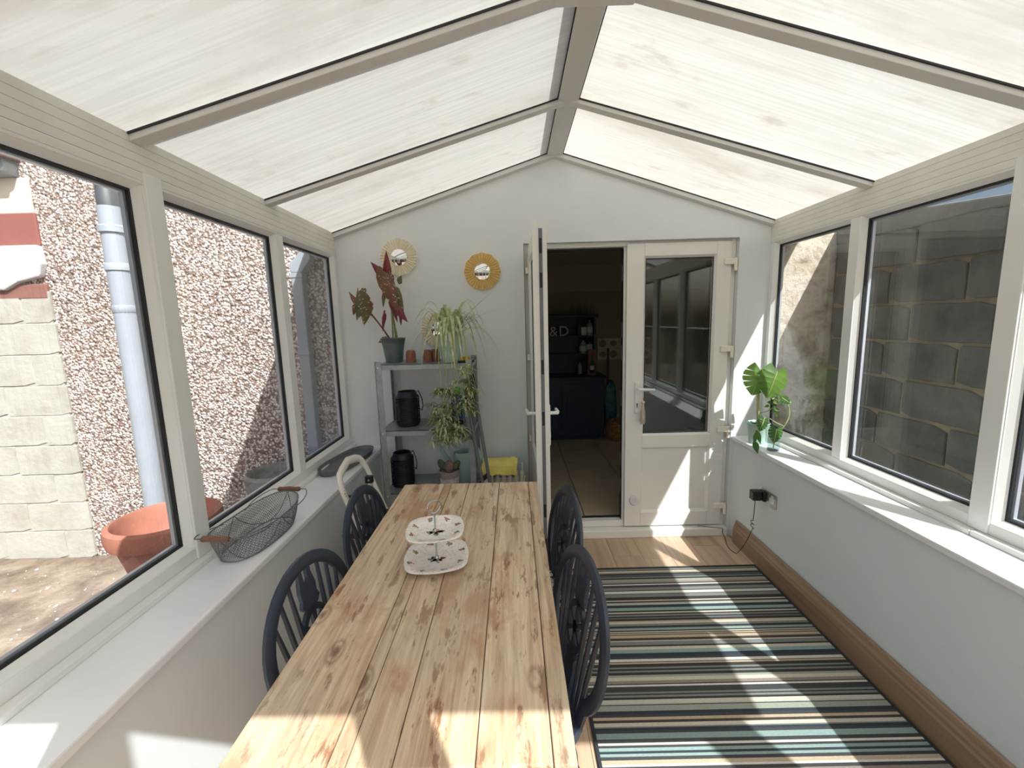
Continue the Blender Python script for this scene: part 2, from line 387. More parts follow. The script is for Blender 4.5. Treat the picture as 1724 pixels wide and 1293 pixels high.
# ---- roof
roof = sempty('ceiling', 'translucent pitched roof of off-white polycarbonate panels')
kL = (RZ - ZE) / (RX - XL); kR = (RZ - ZE) / (XR - RX)
def zroof(x): return ZE + kL * (x - XL) if x < RX else ZE + kR * (XR - x)
def skew(x): return 0.066 * ((x - XL) if x < RX else (XR - x))
YE = YR - 0.09
edges = [D, 2.075, 1.375, 0.67, YE]
for side in (0, 1):
    xa = XL - 0.11 if side == 0 else XR + 0.15
    for k in range(4):
        m = MB(); ys1, ys0 = edges[k], edges[k + 1]
        def yy(y, x): return y + (skew(max(XL, min(XR, x))) if y not in (D, YE) else 0)
        P = []
        for dz in (0.0, 0.025):
            for (x, y) in ((xa, ys0), (RX, ys0), (RX, ys1), (xa, ys1)): P.append((x, yy(y, x), zroof(x) + dz))
        m.add(P, [(0, 1, 2, 3), (0, 4, 5, 1), (1, 5, 6, 2), (2, 6, 7, 3), (3, 7, 4, 0)]); m.cur = 1; m.add(P[4:], [(0, 1, 2, 3)])
        m.build('roof_panel', ['poly', 'clear_skin'], roof)
    xe, xo = (XL, XL - 0.095) if side == 0 else (XR, XR + 0.15)
    for y in edges[1:4]:
        m = MB(); P = []
        for x in (xe, RX):
            for (dy, dz) in ((-0.022, -0.024), (0.024, -0.024), (0.024, 0.05), (-0.022, 0.05)): P.append((x, y + skew(x) + dy, zroof(x) + dz))
        m.add(P, [(0, 1, 2, 3), (7, 6, 5, 4), (0, 4, 5, 1), (1, 5, 6, 2), (2, 6, 7, 3), (3, 7, 4, 0)])
        rf = m.build('rafter', 'rafter_grey', roof, bevel=0.002)
        m = MB(); P = []
        for x in (xe, RX):
            for (dy, dz) in ((-0.027, -0.006), (-0.022, -0.006), (-0.022, 0.0), (-0.027, 0.0)): P.append((x, y + skew(x) + dy, zroof(x) + dz))
        m.add(P, [(0, 1, 2, 3), (7, 6, 5, 4), (0, 4, 5, 1), (1, 5, 6, 2), (2, 6, 7, 3), (3, 7, 4, 0)]); m.build('gasket', 'gasket', rf)
    m = MB(); P = []
    for x in (xe, RX):
        for (y, dz) in ((D - 0.03, -0.03), (D, -0.036), (D, 0.03), (D - 0.03, 0.03)): P.append((x, y, zroof(x) + dz))
    m.add(P, [(0, 1, 2, 3), (7, 6, 5, 4), (0, 4, 5, 1), (1, 5, 6, 2), (2, 6, 7, 3), (3, 7, 4, 0)]); wb = m.build('wall_bar', 'rafter_grey', roof, bevel=0.002)
    m = MB(); P = []
    for x in (xe, RX):
        for (dy, dz) in ((-0.035, -0.005), (-0.03, -0.005), (-0.03, 0.0), (-0.035, 0.0)): P.append((x, D + dy, zroof(x) + dz))
    m.add(P, [(0, 1, 2, 3), (7, 6, 5, 4), (0, 4, 5, 1), (1, 5, 6, 2), (2, 6, 7, 3), (3, 7, 4, 0)]); m.build('gasket', 'gasket', wb)
    MB().box(xo, xo + (0.062 if side else -0.03), YR, D, ZE - 0.09, ZE - 0.03).build('gutter', 'white_plastic', roof)
MB().box(RX - 0.046, RX + 0.05, YR, D, RZ - 0.028, RZ + 0.07).build('ridge_beam', 'rafter_grey', roof, bevel=0.006)
for s in (-1, 1):
    MB().box(RX + s * 0.047 + 0.002, RX + s * 0.052 + 0.002, YR, D - 0.03, RZ - 0.022, RZ + 0.01).build('ridge_gasket', 'gasket', roof)
MB().prism([(0.155, 2.492), (0.40, 2.492), (0.425, 2.515), (0.425, 2.55), (0.13, 2.55), (0.13, 2.515)], 1, 1.37, 1.485).build('ridge_plate', 'rafter_grey', roof, bevel=0.004)

# ---- glazed wall behind the camera
fw_ = sempty('wall_front', 'glazed end wall with white posts')
for a, b in ((-1.2, -1.06), (-0.38, -0.31), (0.24, 0.36), (0.91, 0.98), (1.59, 1.73)):
    MB().box(a, b, YR - 0.06, YR, 0, 2.0).build('post', 'upvc', fw_, bevel=0.004)
MB().box(-1.2, 1.73, YR - 0.06, YR, 1.985, 2.12).build('transom', 'upvc', fw_, bevel=0.004)
MB().box(-1.2, 1.73, YR - 0.06, YR, -0.02, 0.1).build('threshold', 'upvc', fw_, bevel=0.004)
for a, b in ((-1.06, -0.38), (-0.31, 0.24), (0.36, 0.91), (0.98, 1.59)):
    MB().box(a, b, YR - 0.04, YR - 0.02, 0.1, 2.0).build('pane', 'pane_glass', fw_)
g = MB(); g.prism([(XL, 2.12), (XR, 2.12), (RX, RZ - 0.01)], 1, YR - 0.04, YR - 0.015); g.build('gable_panel', 'upvc', fw_)

# ---- skirting board on the right
sk = MB(); sk.prism([(1.475, 0.0), (1.453, 0.0), (1.453, 0.095), (1.457, 0.105), (1.459, 0.118), (1.464, 0.128), (1.468, 0.15), (1.475, 0.156)], 1, YR, 2.72)
struct(sk.build('baseboard_right', 'oak_skirting'), 'oak skirting board along the right wall')
sk = MB(); sk.prism([(-0.943, 0.0), (-0.921, 0.0), (-0.921, 0.095), (-0.927, 0.118), (-0.936, 0.15), (-0.943, 0.156)], 1, YR, D)
struct(sk.build('baseboard_left', 'oak_skirting'), 'oak skirting board along the left wall')

# ================================================================== double door
YF = D + 0.04                                       # front of the door frame
df = sempty('trim_7', 'white door frame and threshold of the double door')
MB().box(0.08, 0.112, YF, YF + 0.07, 0.0, 2.02).build('jamb', 'upvc_door', df, bevel=0.003)
MB().box(1.428, 1.459, YF, YF + 0.07, 0.0, 2.02).build('jamb', 'upvc_door', df, bevel=0.003)
MB().box(0.112, 1.428, YF, YF + 0.07, 1.99, 2.02).build('head', 'upvc_door', df, bevel=0.003)
MB().box(0.112, 1.428, YF, YF + 0.07, 0.06, 0.105).build('threshold', 'upvc_door', df, bevel=0.003)
MB().box(0.08, 1.459, D - 0.022, YF + 0.02, 0.0, 0.058).build('sill', 'upvc_door', df, bevel=0.006)
MB().box(0.112, 0.735, YF + 0.05, YF + 0.07, 0.105, 0.112).build('seal', 'gasket', df)
MB().box(0.112, 0.735, YF + 0.045, YF + 0.07, 1.978, 1.99).build('seal', 'gasket', df)
def leaf_frame(Dp, x0, x1, z0, z1, gx0, gx1, gz0, gz1, pz0, pz1, y0, y1):
    # leaf in x-z, thickness y0..y1; stiles, rails, glass above, panel below
    L = MB(); L.box(x0, gx0, y0, y1, z0, z1); L.box(gx1, x1, y0, y1, z0, z1)
    L.box(gx0, gx1, y0, y1, gz1, z1); L.box(gx0, gx1, y0, y1, pz1, gz0); L.box(gx0, gx1, y0, y1, z0, pz0)
    L.build('leaf_frame', 'upvc_door', Dp, bevel=0.003)
    ym = (y0 + y1) / 2
    def bead(nm, a, b, c, d, t=0.013):
        B = MB()
        for f, yy_ in ((y0 + 0.002, ym - 0.012), (y1 - 0.002, ym + 0.012)):
            for (p, q, r_, u) in (((a, c), (b, c), (b - t, c + t), (a + t, c + t)), ((b, c), (b, d), (b - t, d - t), (b - t, c + t)),
                                  ((b, d), (a, d), (a + t, d - t), (b - t, d - t)), ((a, d), (a, c), (a + t, c + t), (a + t, d - t))):
                P = [(p[0], f, p[1]), (q[0], f, q[1]), (r_[0], yy_, r_[1]), (u[0], yy_, u[1]), (p[0], ym, p[1]), (q[0], ym, q[1]), (r_[0], ym, r_[1]), (u[0], ym, u[1])]
                B.add(P, [(0, 1, 2, 3), (0, 4, 5, 1), (2, 6, 7, 3), (1, 5, 6, 2), (3, 7, 4, 0)])
        B.build(nm, 'upvc_door', Dp)
    bead('glazing_bead', gx0, gx1, gz0, gz1); bead('panel_bead', gx0, gx1, pz0, pz1)
    pn = MB().box(gx0 + 0.002, gx1 - 0.002, ym - 0.010, ym + 0.010, gz0 + 0.002, gz1 - 0.002).build('pane', 'door_glass', Dp)
    g = MB(); t = 0.012
    for ys in ((ym - 0.0135, ym - 0.0105), (ym + 0.0105, ym + 0.0135)):
        for (a, b, c, d) in ((gx0 + t, gx1 - t, gz0 + t, gz0 + t + .005), (gx0 + t, gx1 - t, gz1 - t - .005, gz1 - t), (gx0 + t, gx0 + t + .005, gz0 + t, gz1 - t), (gx1 - t - .005, gx1 - t, gz0 + t, gz1 - t)): g.box(a, b, *ys, c, d)
    g.build('gasket', 'gasket', pn)
    MB().box(gx0 + 0.002, gx1 - 0.002, ym - 0.010, ym + 0.010, pz0 + 0.002, pz1 - 0.002).build('panel', 'upvc_door', Dp)
def handle(Dp, x, y, z, sgn, dirx):
    # plate on the face at y (outward sgn), lever pointing dirx
    p = MB().box(x - 0.014, x + 0.014, y, y + sgn * 0.009, z - 0.17, z + 0.045).build('handle_plate', 'white_plastic', Dp, bevel=0.004)
    h = MB(); h.tube([(x, y, z), (x, y + sgn * 0.045, z)], 0.009, 10)
    h.tube([(x, y + sgn * 0.045, z), (x + dirx * 0.03, y + sgn * 0.05, z), (x + dirx * 0.105, y + sgn * 0.05, z - 0.002)], [0.010, 0.010, 0.008], 10)
    h.build('handle', 'white_plastic', p, smooth=True)
    k = MB(); k.prism([(x + 0.006 * math.cos(a * PI / 6), z - 0.105 + 0.006 * math.sin(a * PI / 6)) for a in range(12)], 1, y + sgn * 0.009, y + sgn * 0.012); k.box(x - 0.003, x + 0.003, y + sgn * 0.009, y + sgn * 0.012, z - 0.128, z - 0.105)
    k.build('lock_cylinder', 'steel_grey', p)
def hinge(Dp, x, y, z):
    m = MB(); m.box(x - 0.062, x + 0.006, y - 0.016, y, z - 0.016, z + 0.024); h = m.build('hinge', 'hinge_cream', Dp, bevel=0.005)
    m = MB(); m.tube([(x + 0.012, y - 0.012, z - 0.055), (x + 0.012, y - 0.012, z + 0.024)], 0.011, 10); m.box(x + 0.008, x + 0.03, y - 0.01, y, z - 0.05, z - 0.018); m.build('hinge_pin', 'hinge_cream', h, smooth=True)
d2 = sempty('door_2', 'closed white half-glazed door leaf on the right')
leaf_frame(d2, 0.748, 1.424, 0.068, 2.004, 0.862, 1.330, 0.726, 1.922, 0.168, 0.640, YF - 0.018, YF + 0.045)
handle(d2, 0.823, YF - 0.018, 1.055, -1, 1)
for z in (1.87, 1.305, 0.755, 0.205): hinge(d2, 1.435, YF - 0.018, z)
MB().box(0.735, 0.75, YF + 0.01, YF + 0.06, 0.08, 1.99).build('meeting_stile', 'upvc_door', d2, bevel=0.002)
MB().box(0.731, 0.735, YF + 0.02, YF + 0.05, 0.1, 1.98).build('keep_strip', 'gasket', d2)
for z in (1.82, 1.45, 1.30, 0.98, 0.55, 0.36):
    MB().box(0.7285, 0.731, YF + 0.024, YF + 0.046, z - 0.05, z + 0.05).build('keep', 'steel_grey', d2)
# open leaf, hinged at the left jamb and swung into the room
d1 = sempty('door_1', 'open white half-glazed door leaf seen edge on')
d1.location = (0.104, YF - 0.018, 0.0); d1.rotation_euler = (0, 0, math.radians(-89.4))
leaf_frame(d1, 0.0, 0.75, 0.068, 1.985, 0.112, 0.61, 0.726, 1.90, 0.168, 0.640, 0.0, 0.058)
MB().box(0.742, 0.751, -0.012, 0.006, 0.068, 2.0).build('flange', 'upvc_door', d1, bevel=0.002)
MB().box(0.7502, 0.7515, 0.018, 0.036, 0.12, 1.96).build('lock_strip', 'steel_grey', d1)
for z in (1.88, 1.72, 1.30, 1.04, 0.55, 0.36): MB().box(0.7515, 0.7545, 0.021, 0.033, z - 0.035, z + 0.035).build('lock_bolt', 'gasket', d1)
handle(d1, 0.69, 0.0, 1.055, -1, -1); handle(d1, 0.69, 0.058, 1.055, 1, -1)
for z in (1.85, 1.29, 0.74): 
    m = MB(); m.box(-0.012, 0.05, -0.016, 0.0, z - 0.02, z + 0.02); m.build('hinge', 'hinge_cream', d1, bevel=0.004)

# ================================================================== outside
struct(MB().box(-9, 9, -9, D + 0.03, -0.2, -0.06).build('floor_yard', 'yard_concrete'), 'weathered concrete yard outside the windows')
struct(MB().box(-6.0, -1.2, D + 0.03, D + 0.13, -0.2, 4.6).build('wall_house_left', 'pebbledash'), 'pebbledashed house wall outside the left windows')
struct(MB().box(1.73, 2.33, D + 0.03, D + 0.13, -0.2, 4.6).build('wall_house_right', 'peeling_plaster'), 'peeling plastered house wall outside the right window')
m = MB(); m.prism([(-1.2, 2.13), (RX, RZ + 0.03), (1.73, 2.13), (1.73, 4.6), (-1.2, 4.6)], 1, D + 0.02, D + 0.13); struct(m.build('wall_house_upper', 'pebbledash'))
# block wall on the right, block by block
m = MB(); m.prism([(-3.0, -0.2), (D + 0.03, -0.2), (D + 0.03, 1.97), (1.78, 1.97), (1.78, 1.35), (-3.0, 1.35)], 0, 2.112, 2.32)
bw = struct(m.build('wall_boundary', 'mortar'), 'grey concrete block boundary wall outside the right windows')
rng = random.Random(5)
zc = [1.767 - 0.202 * k for k in range(-1, 9)]
blk = []
for v in range(5):
    m = MB(); hw, hh = 0.5, 0.5; n = 6; P = []
    pts = []
    pts.append((-hw, -hh)); pts.append((-hw + 0.02, -hh))
    for i in range(1, n): pts.append((-hw + i / n + rng.uniform(-.008, .008), -hh + rng.uniform(-.008, .012)))
    for i in range(3): pts.append((hw + rng.uniform(-.006, .003), -hh + (i + .3) / 3 + rng.uniform(-.03, .03)))
    pts.append((hw, hh - 0.02)); pts.append((hw - 0.01, hh))
    for i in range(1, n): pts.append((hw - i / n + rng.uniform(-.008, .008), hh + rng.uniform(-.012, .008)))
    for i in range(3): pts.append((-hw + rng.uniform(-.003, .006), hh - (i + .3) / 3 + rng.uniform(-.03, .03)))
    blk.append(pts)
def block(parent, mat, plane, a0, a1, z0, z1, f, depth, rng):
    # plane 'x': face towards -x at f, spanning y; plane 'y': face towards -y at f, spanning x
    pts = rng.choice(blk); ca, cz = (a0 + a1) / 2, (z0 + z1) / 2
    out = [(ca + u * (a1 - a0), cz + v * (z1 - z0)) for u, v in pts]; inn = [(ca + u * (a1 - a0) * 0.985, cz + v * (z1 - z0) * 0.97) for u, v in pts]
    off = rng.uniform(-0.003, 0.003); n = len(pts); m = MB()
    def P(u, v, d): return (f + d, u, v) if plane == 'x' else (u, f + d, v)
    vs = [P(u, v, off) for u, v in inn] + [P(u, v, off + 0.006) for u, v in out] + [P(u, v, depth) for u, v in out]
    fs = [list(range(n))] + [(i, (i + 1) % n, n + (i + 1) % n, n + i) for i in range(n)] + [(n + i, n + (i + 1) % n, 2 * n + (i + 1) % n, 2 * n + i) for i in range(n)]
    m.add(vs, fs); return m.build('block', mat, parent)
for k, zt in enumerate(zc):
    y = (2.02 if k % 2 else 2.29) - 0.41 * 7
    while y < D:
        a, b = max(y + 0.007, 1.79 if zt > 1.45 else 0.0), min(y + 0.403, D + 0.02)
        if b - a > 0.05 and b > 0.3: block(bw, 'grey_block', 'x', a, b, zt - 0.195, zt - 0.008, 2.1, 0.02, rng)
        y += 0.41
m = MB(); m.prism([(1.78, 1.955), (D + 0.03, 1.955), (D + 0.03, 2.075), (2.4, 2.06), (1.78, 1.99)], 0, 2.095, 2.33); m.build('coping', 'grey_block', bw, bevel=0.01)
MB().box(2.095, 2.33, -3.0, 1.78, 1.34, 1.39).build('coping', 'grey_block', bw, bevel=0.01)
# painted block outbuilding at far left
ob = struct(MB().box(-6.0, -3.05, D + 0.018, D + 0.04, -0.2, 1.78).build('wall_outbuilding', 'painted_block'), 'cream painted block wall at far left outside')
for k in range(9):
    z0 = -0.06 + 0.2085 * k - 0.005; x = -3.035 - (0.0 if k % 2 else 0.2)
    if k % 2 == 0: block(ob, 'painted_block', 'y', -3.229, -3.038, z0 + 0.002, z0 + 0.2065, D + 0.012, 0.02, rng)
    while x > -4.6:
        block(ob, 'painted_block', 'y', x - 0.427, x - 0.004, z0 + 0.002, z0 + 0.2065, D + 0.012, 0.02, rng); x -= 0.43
m = MB(); pts = [(-6, 1.86), (-3.75, 1.84), (-3.6, 1.80), (-3.45, 1.83), (-3.3, 1.82), (-3.2, 1.87), (-3.06, 1.90), (-3.03, 1.98), (-3.04, 2.1), (-6, 2.1)]
m.prism(pts, 1, D - 0.015, D + 0.04); m.build('render_lump', 'white_render', ob, bevel=0.012)
MB().box(-6.0, -3.045, D + 0.012, D + 0.04, 1.76, 1.86).build('lintel', 'brown_board', ob, bevel=0.01)
MB().box(-6.0, -3.04, D + 0.015, D + 0.04, 2.10, 2.30).build('red_board', 'red_board', ob, bevel=0.004)
MB().box(-6.0, -3.05, D + 0.018, D + 0.04, 2.30, 2.515).build('cream_board', 'cream_board', ob, bevel=0.004)
MB().box(-6.0, -3.10, D - 0.06, D + 0.04, 2.515, 2.61).build('gutter', 'steel_grey', ob, bevel=0.02)
for k in range(4): MB().box(-6.0, -3.08, D - 0.16 - 0.02 * k, D + 0.04, 2.615 + 0.05 * k, 2.66 + 0.05 * k).build('fascia_board', 'brown_board', ob, bevel=0.004)
# ================================================================== kitchen beyond the doorway
KZ = 0.1
pbr('kitchen_wall', (150, 142, 120), 0.8, var=0.04); pbr('kitchen_upper', (170, 164, 144), 0.8, var=0.03); pbr('tile_floor', (186, 172, 148), 0.35, var=0.05)
pbr('dresser_navy', (30, 46, 76), 0.45, var=0.08); pbr('grout', (70, 62, 52), 0.9); pbr('basket_weave', (168, 128, 82), 0.8, var=0.25, vscale=40)
pbr('letter_cream', (206, 202, 196), 0.6); pbr('bag_teal', (50, 104, 122), 0.4, var=0.3, vscale=14); pbr('broom_purple', (110, 50, 74), 0.5)
kf = struct(MB().box(-0.9, 2.4, D + 0.11, 5.5, 0.0, KZ - 0.008).build('floor_kitchen', 'grout'), 'beige tiled kitchen floor beyond the doorway')
xs = [0.485 + 0.437 * k for k in range(-3, 5)]; ys = [2.94, 3.27, 3.70, 4.13, 4.56, 4.99, 5.42]
for i in range(len(xs) - 1):
    for j in range(len(ys) - 1):
        MB().box(xs[i] + 0.003, xs[i + 1] - 0.003, ys[j] + 0.003, ys[j + 1] - 0.003, KZ - 0.008, KZ).build('tile', 'tile_floor', kf)
struct(MB().box(-0.9, 2.4, 5.42, 5.55, 0, 2.3).build('wall_kitchen_back', 'kitchen_wall'), 'dim kitchen back wall')
struct(MB().box(-1.0, -0.9, D + 0.13, 5.55, 0, 2.3).build('wall_kitchen_left', 'kitchen_wall'))
struct(MB().box(2.4, 2.5, D + 0.13, 5.55, 0, 2.3).build('wall_kitchen_right', 'kitchen_wall'))
struct(MB().box(-1.0, 2.5, D + 0.12, 5.55, 2.19, 2.3).build('ceiling_kitchen', 'kitchen_upper'), 'dim kitchen ceiling')
struct(MB().box(-0.9, 2.4, 5.40, 5.42, 1.87, 2.19).build('trim_8', 'kitchen_upper'), 'paler band at the top of the kitchen wall')
t = sempty('trim_9', 'patterned tile splashback on the kitchen wall')
pbr('tile_cream', (196, 188, 164), 0.3); pbr('tile_motif', (132, 122, 98), 0.4)
for i in range(5):
    for j in range(2):
        a = 1.06 + i * 0.135; z = 1.02 + j * 0.135
        q = MB().box(a, a + 0.132, 5.405, 5.42, z, z + 0.132).build('tile', 'tile_cream', t, bevel=0.002)
        m = MB(); m.prism([(a + 0.066 + 0.045 * math.cos(k * PI / 6), z + 0.066 + (0.05 if (i + j) % 2 else 0.035) * math.sin(k * PI / 6)) for k in range(12)], 1, 5.4035, 5.406); m.build('motif', 'tile_motif', q)
# dresser
dr = tag(empty('dresser', (0.62, 5.18, KZ)), 'dark navy dresser with shelves against the kitchen wall', 'dresser')
MB().box(-0.62, 0.43, -0.24, 0.22, 0.06, 0.73).build('base_cabinet', 'dresser_navy', dr, bevel=0.004)
MB().box(-0.58, 0.40, -0.20, 0.20, 0.0, 0.06).build('plinth', 'dresser_navy', dr)
MB().box(-0.65, 0.455, -0.27, 0.22, 0.73, 0.765).build('worktop', 'dresser_navy', dr, bevel=0.008)
for x0 in (-0.56, -0.07):
    d_ = MB().box(x0, x0 + 0.45, -0.255, -0.24, 0.12, 0.69).build('cupboard_door', 'dresser_navy', dr, bevel=0.004)
    MB().box(x0 + 0.06, x0 + 0.39, -0.262, -0.255, 0.18, 0.63).build('door_panel', 'dresser_navy', d_, bevel=0.006)
for a in (-0.62, 0.355): MB().box(a, a + 0.025, 0.02, 0.22, 0.765, 1.45).build('side', 'dresser_navy', dr)
MB().box(-0.62, 0.38, 0.2, 0.22, 0.765, 1.45).build('back', 'dresser_navy', dr)
for z in (1.0, 1.22): MB().box(-0.595, 0.355, 0.03, 0.2, z, z + 0.018).build('shelf', 'dresser_navy', dr)
MB().box(-0.65, 0.41, 0.0, 0.22, 1.45, 1.49).build('cornice', 'dresser_navy', dr, bevel=0.008)
def text_mesh(ch, size, name, mat, loc, depth=0.01):
    cu = bpy.data.curves.new(name, 'FONT'); cu.body = ch; cu.size = size; cu.extrude = depth / 2; cu.align_x = 'CENTER'
    to = bpy.data.objects.new(name + '_src', cu); COL.objects.link(to); bpy.context.view_layer.update()
    me = bpy.data.meshes.new_from_object(to.evaluated_get(bpy.context.evaluated_depsgraph_get())); bpy.data.objects.remove(to)
    me.materials.clear(); me.materials.append(MATS[mat]); o = bpy.data.objects.new(name, me); COL.objects.link(o); o.location = loc; o.rotation_euler = (PI / 2, 0, 0); return o
yb = 5.24
tag(text_mesh('&', 0.17, 'letter', 'letter_cream', (0.49, yb, KZ + 1.238)), 'pale ampersand ornament on the dark dresser shelf', 'letter')
tag(text_mesh('D', 0.17, 'letter', 'letter_cream', (0.615, yb, KZ + 1.238)), 'pale letter D ornament on the dark dresser shelf', 'letter')
pbr('bottle_dark', (40, 50, 44), 0.15); pbr('bottle_pale', (150, 170, 172), 0.2); pbr('label_white', (214, 216, 214), 0.6); pbr('box_orange', (130, 78, 66), 0.6); mat_glass('wine_glass', (0.9, 0.94, 0.94), 0.03)
def bottle(x, z, h, r, mat, label, lab=None, wide=False):
    e = tag(empty('bottle', (x, yb, z)), label, 'bottle', 'bottles on the kitchen dresser')
    m = MB(); m.lathe([(0, 0), (r, 0), (r, h * 0.58), (r * 0.85, h * 0.68), (r * 0.34, h * 0.78), (r * 0.32, h * 0.93)], 14); m.build('body', mat, e, smooth=True)
    m = MB(); m.lathe([(r * 0.4, h * 0.9), (r * 0.4, h), (0, h)], 10); m.build('cap', 'black_plastic', e)
    if lab: m = MB(); m.lathe([(r * 1.02, h * 0.15), (r * 1.02, h * 0.5)], 14, cap=False); m.build('label', lab, e)
bottle(0.80, KZ + 1.238, 0.19, 0.03, 'bottle_dark', 'slim dark bottle left of the white card on the top dresser shelf')
bottle(0.93, KZ + 1.238, 0.2, 0.04, 'bottle_pale', 'pale bottle at the right end of the top dresser shelf', 'label_white')
bottle(0.85, KZ + 1.018, 0.18, 0.045, 'bottle_pale', 'pale squat bottle on the middle dresser shelf', 'label_white')
bottle(0.93, KZ + 1.018, 0.22, 0.036, 'bottle_dark', 'white-labelled bottle at the right end of the middle dresser shelf', 'label_white')
bottle(0.81, KZ + 0.765, 0.16, 0.03, 'bottle_pale', 'small bottle standing on the dresser worktop')
e = tag(empty('card', (0.865, yb, KZ + 1.238)), 'white square card between two bottles on the dresser', 'card'); MB().box(-0.035, 0.035, 0, 0.012, 0, 0.1).build('sheet', 'label_white', e); MB().box(-0.035, 0.035, 0.012, 0.035, 0, 0.01).build('stand', 'label_white', e)
e = tag(empty('boxed_bottle', (0.935, 5.14, KZ + 0.765)), 'tall boxed bottle with orange top on the dresser worktop', 'box')
MB().box(-0.05, 0.05, -0.04, 0.04, 0, 0.30).build('carton', 'box_orange', e, bevel=0.003)
m = MB(); m.prism([(-0.03, 0.02), (0.03, 0.02), (0.03, 0.14), (0.012, 0.19), (0.012, 0.24), (-0.012, 0.24), (-0.012, 0.19), (-0.03, 0.14)], 1, -0.044, -0.04); m.build('printed_bottle', 'bottle_dark', e)
MB().box(-0.024, 0.024, -0.046, -0.044, 0.06, 0.11).build('label', 'label_white', e)
for i, x in enumerate((0.72, 0.80, 0.88, 0.965)):
    e = tag(empty('wine_glass', (x, 5.24, KZ + 1.49)), '%s upturned wine glass on top of the dark dresser' % ('leftmost', 'second', 'third', 'rightmost')[i], 'wine glass', 'upturned wine glasses on the dresser')
    m = MB(); m.lathe([(0.028, 0), (0.036, 0.03), (0.034, 0.06), (0.02, 0.085), (0.004, 0.095)], 14, cap=False); m.build('bowl', 'wine_glass', e, smooth=True)
    m = MB(); m.lathe([(0.004, 0.095), (0.004, 0.165), (0.03, 0.172), (0.03, 0.175), (0, 0.175)], 12, cap=False); m.build('stem', 'wine_glass', e, smooth=True)
# woven basket, mop and bag beside the dresser
e = tag(empty('storage_basket', (1.235, 4.97, KZ)), 'round woven basket on the kitchen floor beside the dresser', 'basket')
m = MB()
for k in range(9):
    z = 0.012 + k * 0.025; m.tube([(0.135 + 0.02 * math.sin(k / 8 * PI)) * Vector((math.cos(a * PI / 12), math.sin(a * PI / 12), 0)) + Vector((0, 0, z)) for a in range(24)], 0.0145, 6, closed=True)
m.lathe([(0, 0.004), (0.14, 0.004), (0.14, 0.01)], 20); m.build('weave', 'basket_weave', e, smooth=True)
for a in (0.4, PI + 0.4): MB().tube([(0.14 * math.cos(a) + 0.03 * math.sin(t_) * 0, 0.14 * math.sin(a) + 0.04 * math.cos(t_), 0.22 + 0.04 * math.sin(t_)) for t_ in [PI * i / 8 for i in range(9)]], 0.007, 6).build('handle', 'basket_weave', e, smooth=True)
e = tag(empty('mop', (1.16, 5.28, KZ)), 'mop with dark red handle leaning in the kitchen corner', 'mop')
MB().tube([(0, 0, 0.1), (0.03, 0.10, 1.06)], 0.014, 8).build('handle', 'broom_purple', e, smooth=True)
m = MB(); m.lathe([(0.02, 0.16), (0.07, 0.06), (0.075, 0.0), (0, 0.0)], 12); m.build('mop_head', 'letter_cream', e, smooth=True)
m = MB(); pr_ = [(0.02, 0.68), (0.06, 0.6), (0.07, 0.45), (0.075, 0.3), (0.07, 0.1), (0.05, 0.012)]
m.lathe(pr_, 14, sx=1.0, sy=0.5); rr = random.Random(2)
m.v = [(x + rr.uniform(-.012, .012), y + rr.uniform(-.012, .012), z + rr.uniform(-.01, .01)) for x, y, z in m.v]
b = m.build('plastic_bag', 'bag_teal', None, smooth=True); b.location = (1.175, 5.17, KZ); tag(b, 'crumpled teal plastic bag standing behind the woven basket', 'bag')

# ================================================================== dining table
tb = tag(empty('dining_table', (0, 0, 0)), 'worn rustic pine dining table with plank top', 'table')
tx0, tx1, ty0, ty1 = -0.547, 0.093, 0.637, 1.968
cuts = [tx0, -0.352, -0.318, -0.235, -0.088, 0.05, tx1]
for i in range(len(cuts) - 1):
    MB().box(cuts[i] + 0.0008, cuts[i + 1] - 0.0008, ty0, ty1, 0.73, 0.76 - (0.0006 if i % 2 else 0)).build('board', 'pine_worn', tb, bevel=0.003)
for (a, b, c, d) in ((tx0 + 0.05, tx1 - 0.05, ty0 + 0.06, ty0 + 0.08), (tx0 + 0.05, tx1 - 0.05, ty1 - 0.08, ty1 - 0.06), (tx0 + 0.05, tx0 + 0.07, ty0 + 0.08, ty1 - 0.08), (tx1 - 0.07, tx1 - 0.05, ty0 + 0.08, ty1 - 0.08)):
    MB().box(a, b, c, d, 0.64, 0.73).build('apron', 'pine_worn', tb, bevel=0.002)
lg = [(0.026, 0.0), (0.03, 0.05), (0.022, 0.09), (0.030, 0.25), (0.035, 0.42), (0.025, 0.5), (0.033, 0.53), (0.028, 0.56), (0.034, 0.58)]
for x in (tx0 + 0.05, tx1 - 0.05):
    for y in (ty0 + 0.045, ty1 - 0.045):
        m = MB(); m.lathe(lg, 16, (x, y, 0)); m.box(x - 0.034, x + 0.034, y - 0.034, y + 0.034, 0.58, 0.73); m.build('leg', 'pine_worn', tb, smooth=True)

